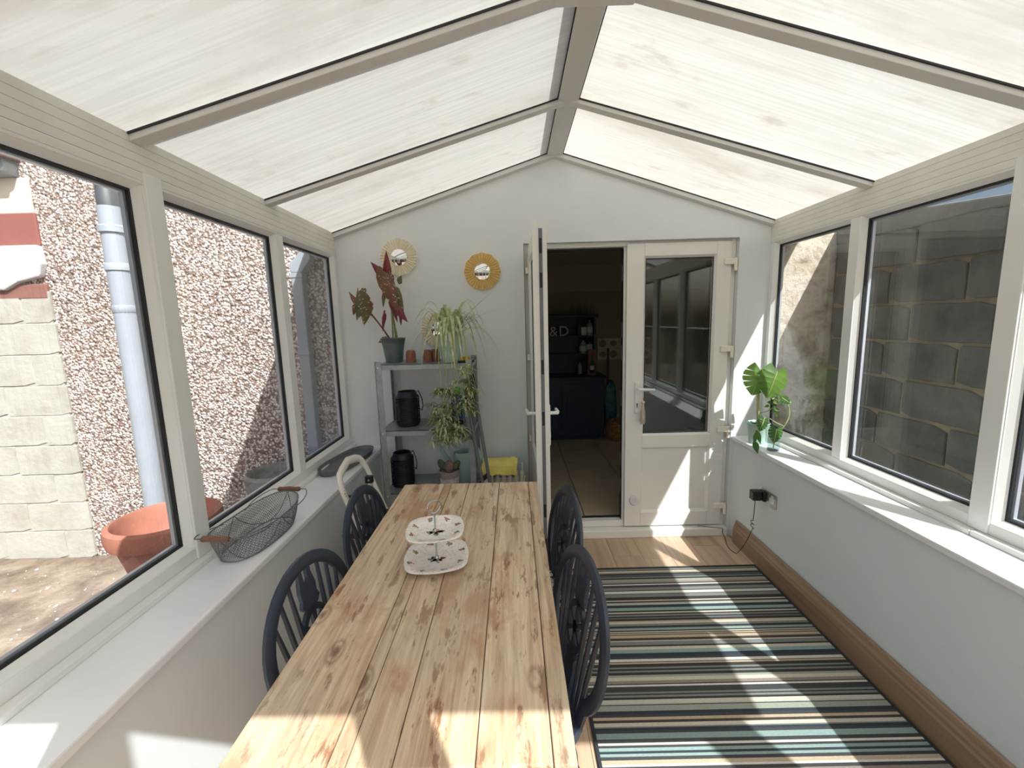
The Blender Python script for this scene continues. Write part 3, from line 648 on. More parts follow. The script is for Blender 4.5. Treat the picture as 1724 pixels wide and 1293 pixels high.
# ================================================================== wheel-back chairs
def make_chair():
    c = empty('dining_chair'); N = 'navy_paint'; ZT = 0.42
    # seat: rounded shield, front is +y
    out = []
    for i in range(28):
        a = 2 * PI * i / 28; r = 1.0 / (abs(math.cos(a)) ** 3 + abs(math.sin(a)) ** 3) ** (1 / 3)
        wx = 0.178 + 0.010 * math.sin(a); out.append((r * math.cos(a) * wx, r * math.sin(a) * 0.175))
    m = MB(); m.prism([(x * 0.94, y * 0.94) for x, y in out], 2, ZT - 0.034, ZT - 0.026); m.prism(out, 2, ZT - 0.026, ZT); m.build('seat', N, c, bevel=0.006)
    tilt = math.radians(9); T = Matrix.Translation((0, -0.145, ZT)) @ Matrix.Rotation(tilt, 4, 'X')
    H = 0.42; hp = []
    for i in range(33):
        a = -0.33 * PI + (1.66 * PI) * i / 32; a = a
        hp.append((0.195 * math.cos(a), 0.0, 0.215 + 0.205 * math.sin(a)))
    hp = [p for p in hp]
    hp[0] = (0.105, 0, -0.015); hp[-1] = (-0.105, 0, -0.015)
    m = MB(); m.tube(hp, 1.0, 8, M=T, flat=(0.012, 0.021), up=(0, 1, 0)); m.build('hoop', N, c, smooth=True)
    def zt(x): return 0.215 + 0.205 * math.sqrt(max(0, 1 - (x / 0.195) ** 2))
    for s in (-1, 1):
        for k, (xb, xt) in enumerate(((0.048, 0.070), (0.072, 0.112), (0.094, 0.152))):
            m = MB(); a = Vector((s * xb, 0, -0.01)); b = Vector((s * xt, 0, zt(xt)))
            m.tube([a, a.lerp(b, 0.35), a.lerp(b, 0.7), b], [0.7, 1.05, 1.0, 0.75], 6, M=T, flat=(0.0065, 0.0095), up=(0, 1, 0)); m.build('spindle', N, c, smooth=True)
    m = MB(); th = 0.006
    def pc(poly): m.prism(poly, 1, -th, th, M=T)
    for sgn in (1,):
        pc([(-0.022, -0.01), (0.022, -0.01), (0.026, 0.04), (0.033, 0.08), (0.028, 0.105), (0.036, 0.125), (0.0, 0.135), (-0.036, 0.125), (-0.028, 0.105), (-0.033, 0.08), (-0.026, 0.04)])
        pc([(-0.03, 0.285), (0.0, 0.275), (0.03, 0.285), (0.042, 0.30), (0.034, 0.318), (0.037, 0.345), (0.027, 0.385), (0.03, 0.412), (0.012, 0.412), (0.010, 0.37), (0, 0.35), (-0.010, 0.37), (-0.012, 0.412), (-0.03, 0.412), (-0.027, 0.385), (-0.037, 0.345), (-0.034, 0.318), (-0.042, 0.30)])
    wc, wr, wi = (0.0, 0.208), 0.080, 0.060
    for i in range(24):
        a, b = 2 * PI * i / 24, 2 * PI * (i + 1) / 24
        pc([(wc[0] + wi * math.cos(a) * 0.82, wc[1] + wi * math.sin(a)), (wc[0] + wr * math.cos(a) * 0.78, wc[1] + wr * math.sin(a)), (wc[0] + wr * math.cos(b) * 0.78, wc[1] + wr * math.sin(b)), (wc[0] + wi * math.cos(b) * 0.82, wc[1] + wi * math.sin(b))])
    for k in range(6):
        a = PI * k / 3 + PI / 6; u = Vector((math.cos(a) * 0.82, math.sin(a))); n = Vector((-u.y, u.x)) * 0.006; e_ = u * 0.064
        pc([(wc[0] + n.x, wc[1] + n.y), (wc[0] - n.x, wc[1] - n.y), (wc[0] + e_.x - n.x * 1.6, wc[1] + e_.y - n.y * 1.6), (wc[0] + e_.x + n.x * 1.6, wc[1] + e_.y + n.y * 1.6)])
    pc([(wc[0] + 0.018 * math.cos(2 * PI * i / 12), wc[1] + 0.018 * math.sin(2 * PI * i / 12)) for i in range(12)])
    m.build('wheel_splat', N, c)
    F = {}
    for sx in (-1, 1):
        for sy in (-1, 1):
            a = Vector((sx * 0.125, sy * 0.11, ZT - 0.03)); b = Vector((sx * 0.18, sy * 0.165 - 0.01, 0.0)); F[sx, sy] = (a, b)
            q = [a.lerp(b, t_) for t_ in (0, 0.12, 0.2, 0.26, 0.4, 0.6, 0.75, 0.8, 1.0)]
            MB().tube(q, [0.013, 0.015, 0.011, 0.016, 0.0185, 0.018, 0.012, 0.016, 0.0105], 10).build('leg', N, c, smooth=True)
    for sx in (-1, 1):
        p, q = F[sx, 1][0].lerp(F[sx, 1][1], 0.6), F[sx, -1][0].lerp(F[sx, -1][1], 0.6)
        MB().tube([p, p.lerp(q, .25), p.lerp(q, 0.5), p.lerp(q, .75), q], [0.007, 0.009, 0.013, 0.009, 0.007], 8).build('stretcher', N, c, smooth=True)
    p = (F[-1, 1][0].lerp(F[-1, 1][1], 0.6) + F[-1, -1][0].lerp(F[-1, -1][1], 0.6)) / 2; q = (F[1, 1][0].lerp(F[1, 1][1], 0.6) + F[1, -1][0].lerp(F[1, -1][1], 0.6)) / 2
    MB().tube([p, p.lerp(q, 0.5), q], [0.007, 0.013, 0.007], 8).build('stretcher', N, c, smooth=True)
    return c
ch = make_chair(); tag(ch, 'navy wheel-back chair at near left of the table', 'chair', 'wheel-back chairs around the table')
def place_chair(o, bx, by, rz):
    # bx, by: where the top of the back hoop stands
    v = Matrix.Rotation(rz, 3, 'Z') @ Vector((0, -0.145 - 0.0657, 0)); o.location = (bx - v.x, by - v.y, 0); o.rotation_euler = (0, 0, rz)
chairs = [ch, dup(ch, (0, 0, 0), 0, 'navy wheel-back chair at far left of the table by the step stool'), dup(ch, (0, 0, 0), 0, 'navy wheel-back chair at near right of the table beside the rug'), dup(ch, (0, 0, 0), 0, 'navy wheel-back chair at far right of the table with patterned cushion')]
for o, (bx, by, a) in zip(chairs, ((-0.650, 1.165, -97), (-0.670, 1.698, -93), (0.196, 1.155, 101), (0.213, 1.635, 99))): place_chair(o, bx, by, math.radians(a))
# cushion on the far right chair
t = NT('cushion_print'); v = t.coord((1, 1, 1)); vo = t.new('ShaderNodeTexVoronoi', _feature='DISTANCE_TO_EDGE'); vo.inputs['Scale'].default_value = 34; t.link(v, vo.inputs['Vector'])
r = t.ramp(vo.outputs['Distance'], [(0.05, lin((40, 42, 48))), (0.09, lin((226, 224, 222)))]); t.link(r.outputs[0], t.b.inputs['Base Color']); t.b.inputs['Roughness'].default_value = 0.9; MATS['cushion_print'] = t.m
m = MB(); n = 12; P = []; 
for j in range(n + 1):
    for i in range(n + 1):
        u, v_ = 2 * i / n - 1, 2 * j / n - 1; h = 0.028 * (1 - abs(u) ** 3.0) ** 0.5 * (1 - abs(v_) ** 3.0) ** 0.5
        P.append((u * 0.165, v_ * 0.16, h))
k = len(P); Q = [(x, y, -z * 0.6) for x, y, z in P]; fs = []
for j in range(n):
    for i in range(n):
        a = j * (n + 1) + i; fs.append((a, a + 1, a + n + 2, a + n + 1)); fs.append((k + a, k + a + n + 1, k + a + n + 2, k + a + 1))
m.add(P + Q, fs); cu = m.build('seat_cushion', 'cushion_print', None, smooth=True)
q = chairs[3]; cu.location = (q.location.x, q.location.y, 0.42 + 0.019); cu.rotation_euler = (0, 0, q.rotation_euler.z)
tag(cu, 'white seat cushion with black line pattern on far right chair', 'cushion')

# ================================================================== rug
ST = [(2.419, 'd'), (2.412, 'g'), (2.397, 'd'), (2.391, 'c'), (2.379, 't'), (2.374, 'D'), (2.372, 't'), (2.367, 'D'), (2.364, 'd'), (2.351, 'e'), (2.339, 'd'), (2.332, 'g'), (2.321, 'd'), (2.307, 's'), (2.285, 'T'), (2.27, 'd'), (2.261, 'w'), (2.251, 'k'), (2.229, 'g'), (2.217, 'g'), (2.204, 'd'), (2.197, 'w'), (2.176, 'd'), (2.171, 'g'), (2.145, 'd'), (2.12, 'c'), (2.111, 'D'), (2.098, 'l'), (2.08, 'n'), (2.058, 'a'), (2.036, 'd'), (2.024, 'c'), (2.014, 'd'), (2.004, 'g'), (1.993, 'd'), (1.983, 'G'), (1.974, 'd'), (1.959, 't'), (1.949, 'c'), (1.938, 'g'), (1.923, 'd'), (1.908, 'a'), (1.893, 'd'), (1.885, 'c'), (1.878, 'd'), (1.873, 't'), (1.865, 'd'), (1.86, 't'), (1.842, 'D'), (1.826, 'c'), (1.82, 'g'), (1.797, 'd'), (1.787, 'c'), (1.77, 'a'), (1.749, 'n'), (1.728, 'k'), (1.715, 'w'), (1.7, 'D'), (1.696, 't'), (1.687, 'd'), (1.686, 'd'), (1.67, 'g'), (1.661, 'd'), (1.651, 'g'), (1.642, 'd'), (1.628, 's'), (1.617, 'c'), (1.599, 'T'), (1.584, 'd'), (1.579, 'w'), (1.57, 'k'), (1.544, 'g'), (1.535, 'd'), (1.529, 'g'), (1.519, 'd'), (1.509, 'c'), (1.492, 'l'), (1.487, 'd'), (1.483, 's'), (1.459, 'n'), (1.445, 'k'), (1.433, 't'), (1.421, 'D'), (1.41, 'c'), (1.395, 'g'), (1.39, 'n'), (1.38, 'k'), (1.369, 'a'), (1.347, 'k'), (1.333, 'w'), (1.324, 'k'), (1.315, 'a'), (1.303, 'n'), (1.294, 'a'), (1.284, 'k'), (1.272, 't'), (1.258, 'w'), (1.25, 'k')]
K = dict(d=(56, 56, 55), D=(72, 65, 60), n=(50, 60, 70), g=(130, 134, 130), G=(108, 111, 109), c=(205, 200, 185), w=(222, 218, 210), t=(192, 174, 150), T=(150, 138, 130), s=(160, 166, 152), a=(146, 168, 164), l=(185, 188, 180), e=(82, 96, 100), k=(66, 68, 70))
seq = list(ST); y = seq[-1][0] - 0.012; rr = random.Random(9); lastc = 'k'
while y > 0.36:
    cc = rr.choice([q for q in 'dDngcwtTsalk' if q != lastc]) if lastc in 'dDnk' else rr.choice('dDnk')
    seq.append((round(y, 3), cc)); y -= rr.choice((0.008, 0.012, 0.018, 0.026)); lastc = cc
m = MB(); cols = []; x0, x1 = 0.252, 1.443; ye = 0.34; zt_ = 0.009
b0 = 0.012
for i, (y, cc) in enumerate(seq):
    yn = seq[i + 1][0] if i + 1 < len(seq) else ye
    m.add([(x0 + b0, yn, zt_), (x1 - b0, yn, zt_), (x1 - b0, y, zt_), (x0 + b0, y, zt_)], [(0, 1, 2, 3)]); cols.append(lin(K[cc]))
t = NT('rug_weave'); at_ = t.new('ShaderNodeVertexColor'); at_.layer_name = 'stripe'; v = t.coord((90, 300, 1)); n_ = t.noise(v, 1.0, 2)
c_ = t.mix(t.ramp(n_.outputs[0], [(0.3, (0.78,) * 3), (0.7, (1.05,) * 3)]).outputs[0], (0, 0, 0), at_.outputs[0]); 
mm = t.n.new('ShaderNodeMix'); mm.data_type = 'RGBA'; mm.blend_type = 'MULTIPLY'; mm.inputs[0].default_value = 1.0
t.link(at_.outputs[0], mm.inputs[6]); t.link(t.ramp(n_.outputs[0], [(0.3, (0.8,) * 3), (0.7, (1.0,) * 3)]).outputs[0], mm.inputs[7]); t.link(mm.outputs[2], t.b.inputs['Base Color'])
t.b.inputs['Roughness'].default_value = 0.95; t.bump(n_.outputs[0], 0.3, 0.002); MATS['rug_weave'] = t.m
pbr('rug_binding', (44, 48, 54), 0.9)
rg = tag(empty('striped_rug', (0, 0, 0)), 'striped flatwoven rug in charcoal, cream and sage on the oak floor', 'rug')
o = m.build('striped_field', 'rug_weave', rg); ca = o.data.color_attributes.new('stripe', 'FLOAT_COLOR', 'CORNER')
li = 0
for p, c_ in zip(o.data.polygons, cols):
    for l in p.loop_indices: ca.data[l].color = (*c_, 1)
m = MB(); m.box(x0 + b0, x1 - b0, ye, seq[0][0], 0.001, 0.0085); m.build('backing', 'rug_binding', rg)
for (a, b, c, d) in ((x0, x0 + b0, ye, seq[0][0]), (x1 - b0, x1, ye, seq[0][0]), (x0, x1, seq[0][0], seq[0][0] + 0.009), (x0, x1, ye - 0.009, ye)):
    MB().box(a, b, c, d, 0.001, 0.0105).build('binding', 'rug_binding', rg)
# ================================================================== things on the table
CX, CY = -0.27, 1.29
t = NT('floral_china'); v = t.coord((1, 1, 1)); base = lin((238, 233, 226))
n1 = t.noise(v, 46, 3, 0.6); c0 = t.mix(t.ramp(n1.outputs[0], [(0.47, (0,) * 3), (0.5, (0.5,) * 3), (0.53, (0,) * 3)]).outputs[0], base, lin((176, 172, 166)))
t.link(c0, t.b.inputs['Base Color']); t.b.inputs['Roughness'].default_value = 0.15; MATS['floral_china'] = t.m
ck = tag(empty('cake_stand', (CX, CY, 0.76), math.radians(8)), 'two-tier floral china cake stand with ring handle on the table', 'cake stand')
def plate(R, z, nm):
    m = MB(); seg = 40; prof = [(0.0, 0.004), (0.45, 0.004), (0.62, 0.007), (0.8, 0.014), (0.97, 0.018), (1.0, 0.0165), (0.98, 0.0135), (0.78, 0.008), (0.6, 0.001), (0.4, 0.0), (0.0, 0.0)]
    vs = []; fs = []; n = len(prof)
    for i in range(seg):
        a = 2 * PI * i / seg; k = 1.0 / (abs(math.cos(a)) ** 3.2 + abs(math.sin(a)) ** 3.2) ** (1 / 3.2); k *= 1 + 0.012 * math.cos(8 * a)
        for r, h in prof: vs.append((R * r * k * math.cos(a), R * r * k * math.sin(a), z + h))
    for i in range(seg):
        j = (i + 1) % seg
        for q in range(n - 1): fs.append((i * n + q, j * n + q, j * n + q + 1, i * n + q + 1))
    m.add(vs, fs); m.build(nm, 'floral_china', ck, smooth=True)
plate(0.103, 0.004, 'plate'); plate(0.092, 0.098, 'plate')
pbr('print_pink', (206, 104, 128), 0.3); pbr('print_blue', (98, 110, 168), 0.3); pbr('print_green', (112, 136, 92), 0.3); pbr('print_ochre', (206, 160, 92), 0.3); pbr('print_plum', (86, 62, 92), 0.3)
def floral(R, z, seed, pl):
    r3 = random.Random(seed); mb = MB()
    def hgt(q):
        P_ = [(0, .004), (.45, .004), (.62, .007), (.8, .014), (.97, .018)]
        for (a, ha), (b, hb) in zip(P_, P_[1:]):
            if q <= b: return ha + (hb - ha) * (q - a) / (b - a)
        return .018
    def dot(x, y, r_, mi, st=1.0, ro=0.0):
        mb.cur = mi; vs = []
        for k in range(8):
            a = 2 * PI * k / 8; u, v_ = r_ * st * math.cos(a), r_ * math.sin(a); X, Y = x + u * math.cos(ro) - v_ * math.sin(ro), y + u * math.sin(ro) + v_ * math.cos(ro)
            a2 = math.atan2(Y, X); k2 = 1.0 / (abs(math.cos(a2)) ** 3.2 + abs(math.sin(a2)) ** 3.2) ** (1 / 3.2); vs.append((X, Y, z + hgt(math.hypot(X, Y) / (R * k2)) + 0.0006))
        mb.add(vs, [tuple(range(8))])
    def sprig(x, y, s_):
        for k in range(5): a = r3.uniform(0, 6.28); dot(x + s_ * 1.5 * math.cos(a), y + s_ * 1.5 * math.sin(a), s_ * 0.6, 2, 1.9, a)
        m0 = r3.choice((0, 0, 0, 3))
        for k in range(5): a = 1.26 * k; dot(x + s_ * 0.7 * math.cos(a), y + s_ * 0.7 * math.sin(a), s_ * 0.62, m0)
        dot(x + s_ * 1.9, y - s_ * 0.8, s_ * 0.5, r3.choice((1, 4)))
    for k in range(14): a = r3.uniform(0, 6.28); q = r3.uniform(.012, .024); dot(q * math.cos(a), q * math.sin(a) * .7, .0042, 2, 1.9, a)
    for k in range(13): a = r3.uniform(0, 6.28); q = r3.uniform(.0, .018); dot(q * math.cos(a) * 1.2, q * math.sin(a) * .7, .0046, r3.choice((0, 0, 1, 3)))
    dot(0.005, -0.024, .0035, 4); dot(-.026, .002, .0035, 4)
    for k in range(8): a = 2 * PI * k / 8 + .3; sprig(R * .82 * math.cos(a), R * .82 * math.sin(a), .0046)
    mb.build('floral_print', ['print_pink', 'print_blue', 'print_green', 'print_ochre', 'print_plum'], pl)['kind'] = 'stuff'
pls = [c for c in ck.children if c.name.startswith('plate')]
floral(0.103, 0.004, 3, pls[0]); floral(0.092, 0.098, 5, pls[1])
MB().lathe([(0.03, 0), (0.03, 0.005), (0, 0.005)], 20).build('foot', 'floral_china', ck)
m = MB(); m.tube([(0, 0, 0.006), (0, 0, 0.165)], 0.0032, 8); m.lathe([(0.006, 0.1), (0.006, 0.106), (0.003, 0.112)], 10); m.lathe([(0.006, 0.008), (0.006, 0.012), (0.003, 0.018)], 10); m.build('rod', 'chrome', ck, smooth=True)
m = MB(); m.tube([(0.021 * math.cos(a) * 1.05, 0, 0.187 + 0.021 * math.sin(a)) for a in [2 * PI * i / 24 for i in range(24)]], 0.0024, 8, closed=True); m.build('ring_handle', 'chrome', ck, smooth=True).rotation_euler = (0, 0, math.radians(25))

# ================================================================== wire basket on the left sill
wb = tag(empty('wire_basket', (-1.012, 1.555, ZS), math.radians(-3)), 'oval wire mesh basket with wooden grips on the left window board', 'basket')
L_, Wd, Hb = 0.205, 0.096, 0.088
def bpt(u, h):
    # u angle around, h 0 bottom .. 1 rim
    k = 1.0 / (abs(math.cos(u)) ** 2.6 + abs(math.sin(u)) ** 2.6) ** (1 / 2.6); g = 0.80 + 0.20 * math.sin(h * PI / 2) ** 0.8
    rise = 0.018 * abs(math.sin(u)) ** 2
    return Vector((Wd * g * k * math.cos(u), L_ * (0.84 + 0.16 * h) * k * math.sin(u), 0.004 + (Hb + rise) * h))
m = MB(); nU = 84
for d_ in (1, -1):
    for i in range(nU):
        u0 = 2 * PI * i / nU; m.tube([bpt(u0 + d_ * 0.62 * q / 8, q / 8) for q in range(9)], 0.00085, 4)
for i in range(-11, 12):
    s_ = i / 11.5
    for d_ in (1, -1):
        pts = []
        for q in range(13):
            y = -1 + 2 * q / 12; x = s_ * 2.2 + d_ * y * 1.2
            if abs(x) <= 1.0 and (abs(x) ** 2.6 + abs(y) ** 2.6) <= 1.0: pts.append((Wd * 0.80 * x, L_ * 0.84 * y, 0.004))
        if len(pts) > 1: m.tube(pts, 0.00085, 4)
m.build('wire_mesh', 'dark_wire', wb)['kind'] = 'stuff'
m = MB(); m.tube([bpt(2 * PI * i / 48, 1.0) for i in range(48)], 0.0026, 6, closed=True); m.build('rim', 'dark_wire', wb, smooth=True)
m = MB(); m.tube([bpt(2 * PI * i / 48, 0.0) for i in range(48)], 0.0024, 6, closed=True); m.build('base_ring', 'dark_wire', wb, smooth=True)
for sy in (-1, 1):
    a0, a1 = (0.52 * PI, 0.02 * PI) if sy > 0 else (-0.52 * PI, -0.02 * PI)
    for sx in (-1, 1):
        p = [bpt(math.atan2(sy * q, sx * (1 - q) + 1e-6), 1 - 1.0 * math.sin(q * PI)) for q in [i / 10 for i in range(11)]]
        m = MB(); m.tube(p, 0.0019, 6); m.build('stay', 'dark_wire', wb, smooth=True)
    # bail handle hinged mid-side, folded out over the end
    e = Vector((0, sy * (L_ + 0.012), Hb + 0.026)); A = Vector((-Wd * 0.98, sy * 0.06, Hb)); B = Vector((Wd * 0.98, sy * 0.06, Hb))
    c1 = Vector((-Wd * 1.15, sy * (L_ * 0.9), Hb + 0.024)); c2 = Vector((Wd * 1.15, sy * (L_ * 0.9), Hb + 0.024))
    m = MB(); m.tube(bez(A, Vector((-Wd * 1.3, sy * 0.16, Hb + 0.012)), e + Vector((-0.075, 0, 0)), 8) + [e + Vector((0.075, 0, 0))] + bez(e + Vector((0.075, 0, 0)), Vector((Wd * 1.3, sy * 0.16, Hb + 0.012)), B, 8)[1:], 0.0021, 6); hd = m.build('bail_handle', 'dark_wire', wb, smooth=True)
    m = MB(); m.tube([e + Vector((x, 0, 0)) for x in (-0.048, -0.044, -0.03, 0, 0.03, 0.044, 0.048)], [0.008, 0.0105, 0.0095, 0.0115, 0.0095, 0.0105, 0.008], 10); m.build('wooden_grip', 'grip_wood', hd, smooth=True)

# ================================================================== grey tray on the sill
pbr('tray_grey', (108, 110, 114), 0.6, var=0.08, vscale=40)
tr = tag(empty('oval_tray', (-1.012, 2.45, ZS), math.radians(-9)), 'long dark grey tray on the left window board near the corner', 'tray')
def ring(a, b, p, z, n=36): return [(1.0 / (abs(math.cos(u)) ** p + abs(math.sin(u)) ** p) ** (1 / p) * a * math.cos(u), 1.0 / (abs(math.cos(u)) ** p + abs(math.sin(u)) ** p) ** (1 / p) * b * math.sin(u), z) for u in [2 * PI * i / n for i in range(n)]]
m = MB(); rings = [ring(.055, .20, 2.6, 0), ring(.078, .235, 2.6, 0.004), ring(.088, .25, 2.6, 0.034), ring(.083, .245, 2.6, 0.035), ring(.074, .232, 2.6, 0.012), ring(.055, .2, 2.6, 0.009)]
vs = [p for r_ in rings for p in r_]; n = 36; fs = [[i for i in range(n)][::-1], [5 * n + i for i in range(n)]] + [(k * n + i, k * n + (i + 1) % n, (k + 1) * n + (i + 1) % n, (k + 1) * n + i) for k in range(5) for i in range(n)]
m.add(vs, fs); m.build('dish', 'tray_grey', tr, smooth=True)
m = MB(); m.tube(ring(.0855, .2475, 2.6, 0.035), 0.003, 6, closed=True); m.build('rolled_rim', 'tray_grey', tr, smooth=True)

# ================================================================== folding step stool
pbr('stool_white', (232, 228, 218), 0.45, var=0.05); pbr('rust', (150, 66, 40), 0.8, var=0.2, vscale=60); pbr('step_black', (40, 44, 46), 0.6)
ss = tag(empty('step_stool', (0, 0, 0)), 'white tubular folding step stool with black treads beside the shelf unit', 'step stool')
yn, yf = 1.90, 2.23; slope = 0.36
def sp(y, z): return Vector((-0.855 + (0.85 - z) * slope, y, z))
path = [sp(yn, 0.015), sp(yn, 0.4), sp(yn, 0.74)] + [sp(yn + 0.05 * (1 - math.cos(a)), 0.74 + 0.09 * math.sin(a)) for a in (0.4, 0.8, 1.2)] + [sp(yn + 0.07, 0.835), sp((yn + yf) / 2, 0.855), sp(yf - 0.07, 0.838)] + [sp(yf - 0.05 * (1 - math.cos(a)), 0.74 + 0.09 * math.sin(a)) for a in (1.2, 0.8, 0.4)] + [sp(yf, 0.74), sp(yf, 0.4), sp(yf, 0.015)]
m = MB(); m.tube(path, 1.0, 10, flat=(0.0115, 0.0205), up=(1, 0, 0.36)); m.build('front_frame', 'stool_white', ss, smooth=True)
for y in (yn + 0.03, yf - 0.03):
    m = MB(); m.tube([Vector((-0.80, y, 0.70)), Vector((-0.885, y, 0.015))], 1.0, 8, flat=(0.010, 0.014), up=(1, 0, 0)); m.build('rear_leg', 'stool_white', ss, smooth=True)
    q = MB().box(-0.822, -0.782, y - 0.014, y + 0.014, 0.685, 0.725).build('pivot', 'black_plastic', ss, bevel=0.004)
    m = MB(); m.lathe([(0.006, 0), (0.006, 0.003), (0, 0.004)], 10, M=Matrix.Translation((-0.802, y - 0.014, 0.705)) @ Matrix.Rotation(PI / 2, 4, 'X')); m.build('rivet', 'chrome', q)
for z, dpt in ((0.52, 0.17), (0.28, 0.17)):
    c = sp(0, z).x; m = MB(); m.box(c - 0.12, c + 0.05, yn + 0.022, yf - 0.022, -0.012, 0.012, M=Matrix.Translation((0, 0, z)) if True else None); m.build('tread', 'step_black', ss, bevel=0.006)
m = MB(); P = [(-0.80, yn + 0.03, 0.60), (-0.80, yf - 0.03, 0.60), (-0.735, yf - 0.03, 0.50), (-0.735, yn + 0.03, 0.50)]; m.add(P + [(x + 0.014, y, z + 0.01) for x, y, z in P], [(3, 2, 1, 0), (4, 5, 6, 7), (0, 1, 5, 4), (1, 2, 6, 5), (2, 3, 7, 6), (3, 0, 4, 7)]); m.build('top_tread', 'step_black', ss, bevel=0.004)
m = MB(); rr = random.Random(4)
for k in range(7):
    z = 0.70 + 0.012 * k; c = sp(yn, z) + Vector((0.0085, rr.uniform(-.008, .006), 0)); m.sphere(c, 0.007, 8, 5, sc_=(0.35, 0.7, 1.1))
m.build('rust_patch', 'rust', ss, smooth=True)

# ================================================================== galvanised shelf unit and what stands on it
sx0, sx1, sy0, sy1 = -0.81, -0.245, 2.45, 2.785
su = tag(empty('shelf_unit', (0, 0, 0)), 'galvanised steel shelf unit against the gable wall', 'shelf unit')
for x, dx in ((sx0, 1), (sx1, -1)):
    for y, dy in ((sy0, 1), (sy1, -1)):
        m = MB(); m.box(x, x + dx * 0.038, y, y + dy * 0.0025, 0, 1.318); m.box(x, x + dx * 0.0025, y, y + dy * 0.038, 0, 1.318); po = m.build('post', 'galvanised', su)
SH = [0.12, 0.515, 0.905, 1.300]
for z in SH:
    m = MB(); m.box(sx0 + 0.003, sx1 - 0.003, sy0 + 0.003, sy1 - 0.003, z - 0.003, z)
    m.box(sx0 + 0.003, sx1 - 0.003, sy0 + 0.003, sy0 + 0.006, z - 0.032, z); m.box(sx0 + 0.003, sx1 - 0.003, sy1 - 0.006, sy1 - 0.003, z - 0.032, z)
    m.box(sx0 + 0.003, sx0 + 0.006, sy0 + 0.006, sy1 - 0.006, z - 0.032, z); m.box(sx1 - 0.006, sx1 - 0.003, sy0 + 0.006, sy1 - 0.006, z - 0.032, z)
    so = m.build('shelf', 'galvanised', su)
    for x in (sx0 + 0.018, sx1 - 0.018):
        m = MB(); m.lathe([(0.006, 0), (0.006, 0.003), (0, 0.004)], 8, M=Matrix.Translation((x, sy0 - 0.0002, z - 0.016)) @ Matrix.Rotation(PI / 2, 4, 'X')); m.build('bolt', 'chrome', so)
ZT3, ZT2, ZT1 = SH[3], SH[2], SH[1]

# lanterns
def lantern(x, y, z, label, bend):
    e = tag(empty('lantern', (x, y, z), bend), label, 'lantern', 'black lanterns on the shelf unit')
    R = 0.07; H = 0.215
    m = MB(); m.lathe([(0, 0), (R * 0.9, 0), (R, 0.012), (R, 0.03), (R * 0.97, 0.03), (R * 0.97, 0.014), (0, 0.012)], 24); m.build('base', 'lantern_black', e, smooth=True)
    m = MB(); m.lathe([(R * 0.98, H - 0.035), (R * 0.8, H - 0.012), (R * 0.78, H), (R * 0.72, H), (R * 0.74, H - 0.014), (R * 0.92, H - 0.038)], 24, cap=False); m.build('collar', 'lantern_black', e, smooth=True)
    m = MB()
    for k in range(15):
        zz = 0.03 + k * 0.0107; m.tube([(R * math.cos(a), R * math.sin(a), zz + (0.004 * math.sin(3 * a + k))) for a in [2 * PI * i / 24 for i in range(24)]], 0.0027, 5, closed=True)
    for k in range(8):
        a = 2 * PI * k / 8; m.tube([(R * math.cos(a), R * math.sin(a), 0.01), (R * math.cos(a), R * math.sin(a), H - 0.036)], 0.003, 5)
    m.build('wire_cage', 'lantern_black', e, smooth=True)
    m = MB(); m.lathe([(0, 0.014), (R * 0.9, 0.014), (R * 0.92, H - 0.05), (R * 0.88, H - 0.05), (R * 0.86, 0.018), (0, 0.018)], 24); m.build('candle_holder', 'lantern_black', e, smooth=True)
    m = MB(); m.tube([(R * 0.8, 0, H - 0.012), (R * 1.0, 0.0, H + 0.0), (R * 1.25, 0.01, H - 0.05), (R * 1.35, 0.01, H - 0.1), (R * 1.2, -0.01, H - 0.125), (R * 1.02, -0.02, H - 0.11)], 0.003, 6); m.build('carry_handle', 'lantern_black', e, smooth=True)
lantern(-0.672, 2.60, ZT2, 'black wire lantern on the middle shelf', 0.2)
lantern(-0.728, 2.60, ZT1, 'black wire lantern on the lower shelf', 0.5)

# terracotta pots
def small_pot(x, y, label, r):
    e = tag(empty('terracotta_pot', (x, y, ZT3)), label, 'pot', 'terracotta pots on the top shelf')
    m = MB(); m.lathe([(r, 0), (r, 0.052), (r * 0.9, 0.068), (r * 0.6, 0.075), (0, 0.076)], 20); m.build('body', 'terracotta_dark', e, smooth=True)
    m = MB(); m.lathe([(r * 1.03, 0.0), (r * 1.03, 0.012), (r, 0.014)], 20); m.build('rim', 'terracotta_dark', e, smooth=True)
small_pot(-0.622, 2.555, 'upturned terracotta pot beside the grey bucket planter', 0.029)
small_pot(-0.522, 2.555, 'upturned terracotta pot half hidden by the spider plant leaves', 0.027)
small_pot(-0.485, 2.60, 'upturned terracotta pot behind the spider plant leaves', 0.029)

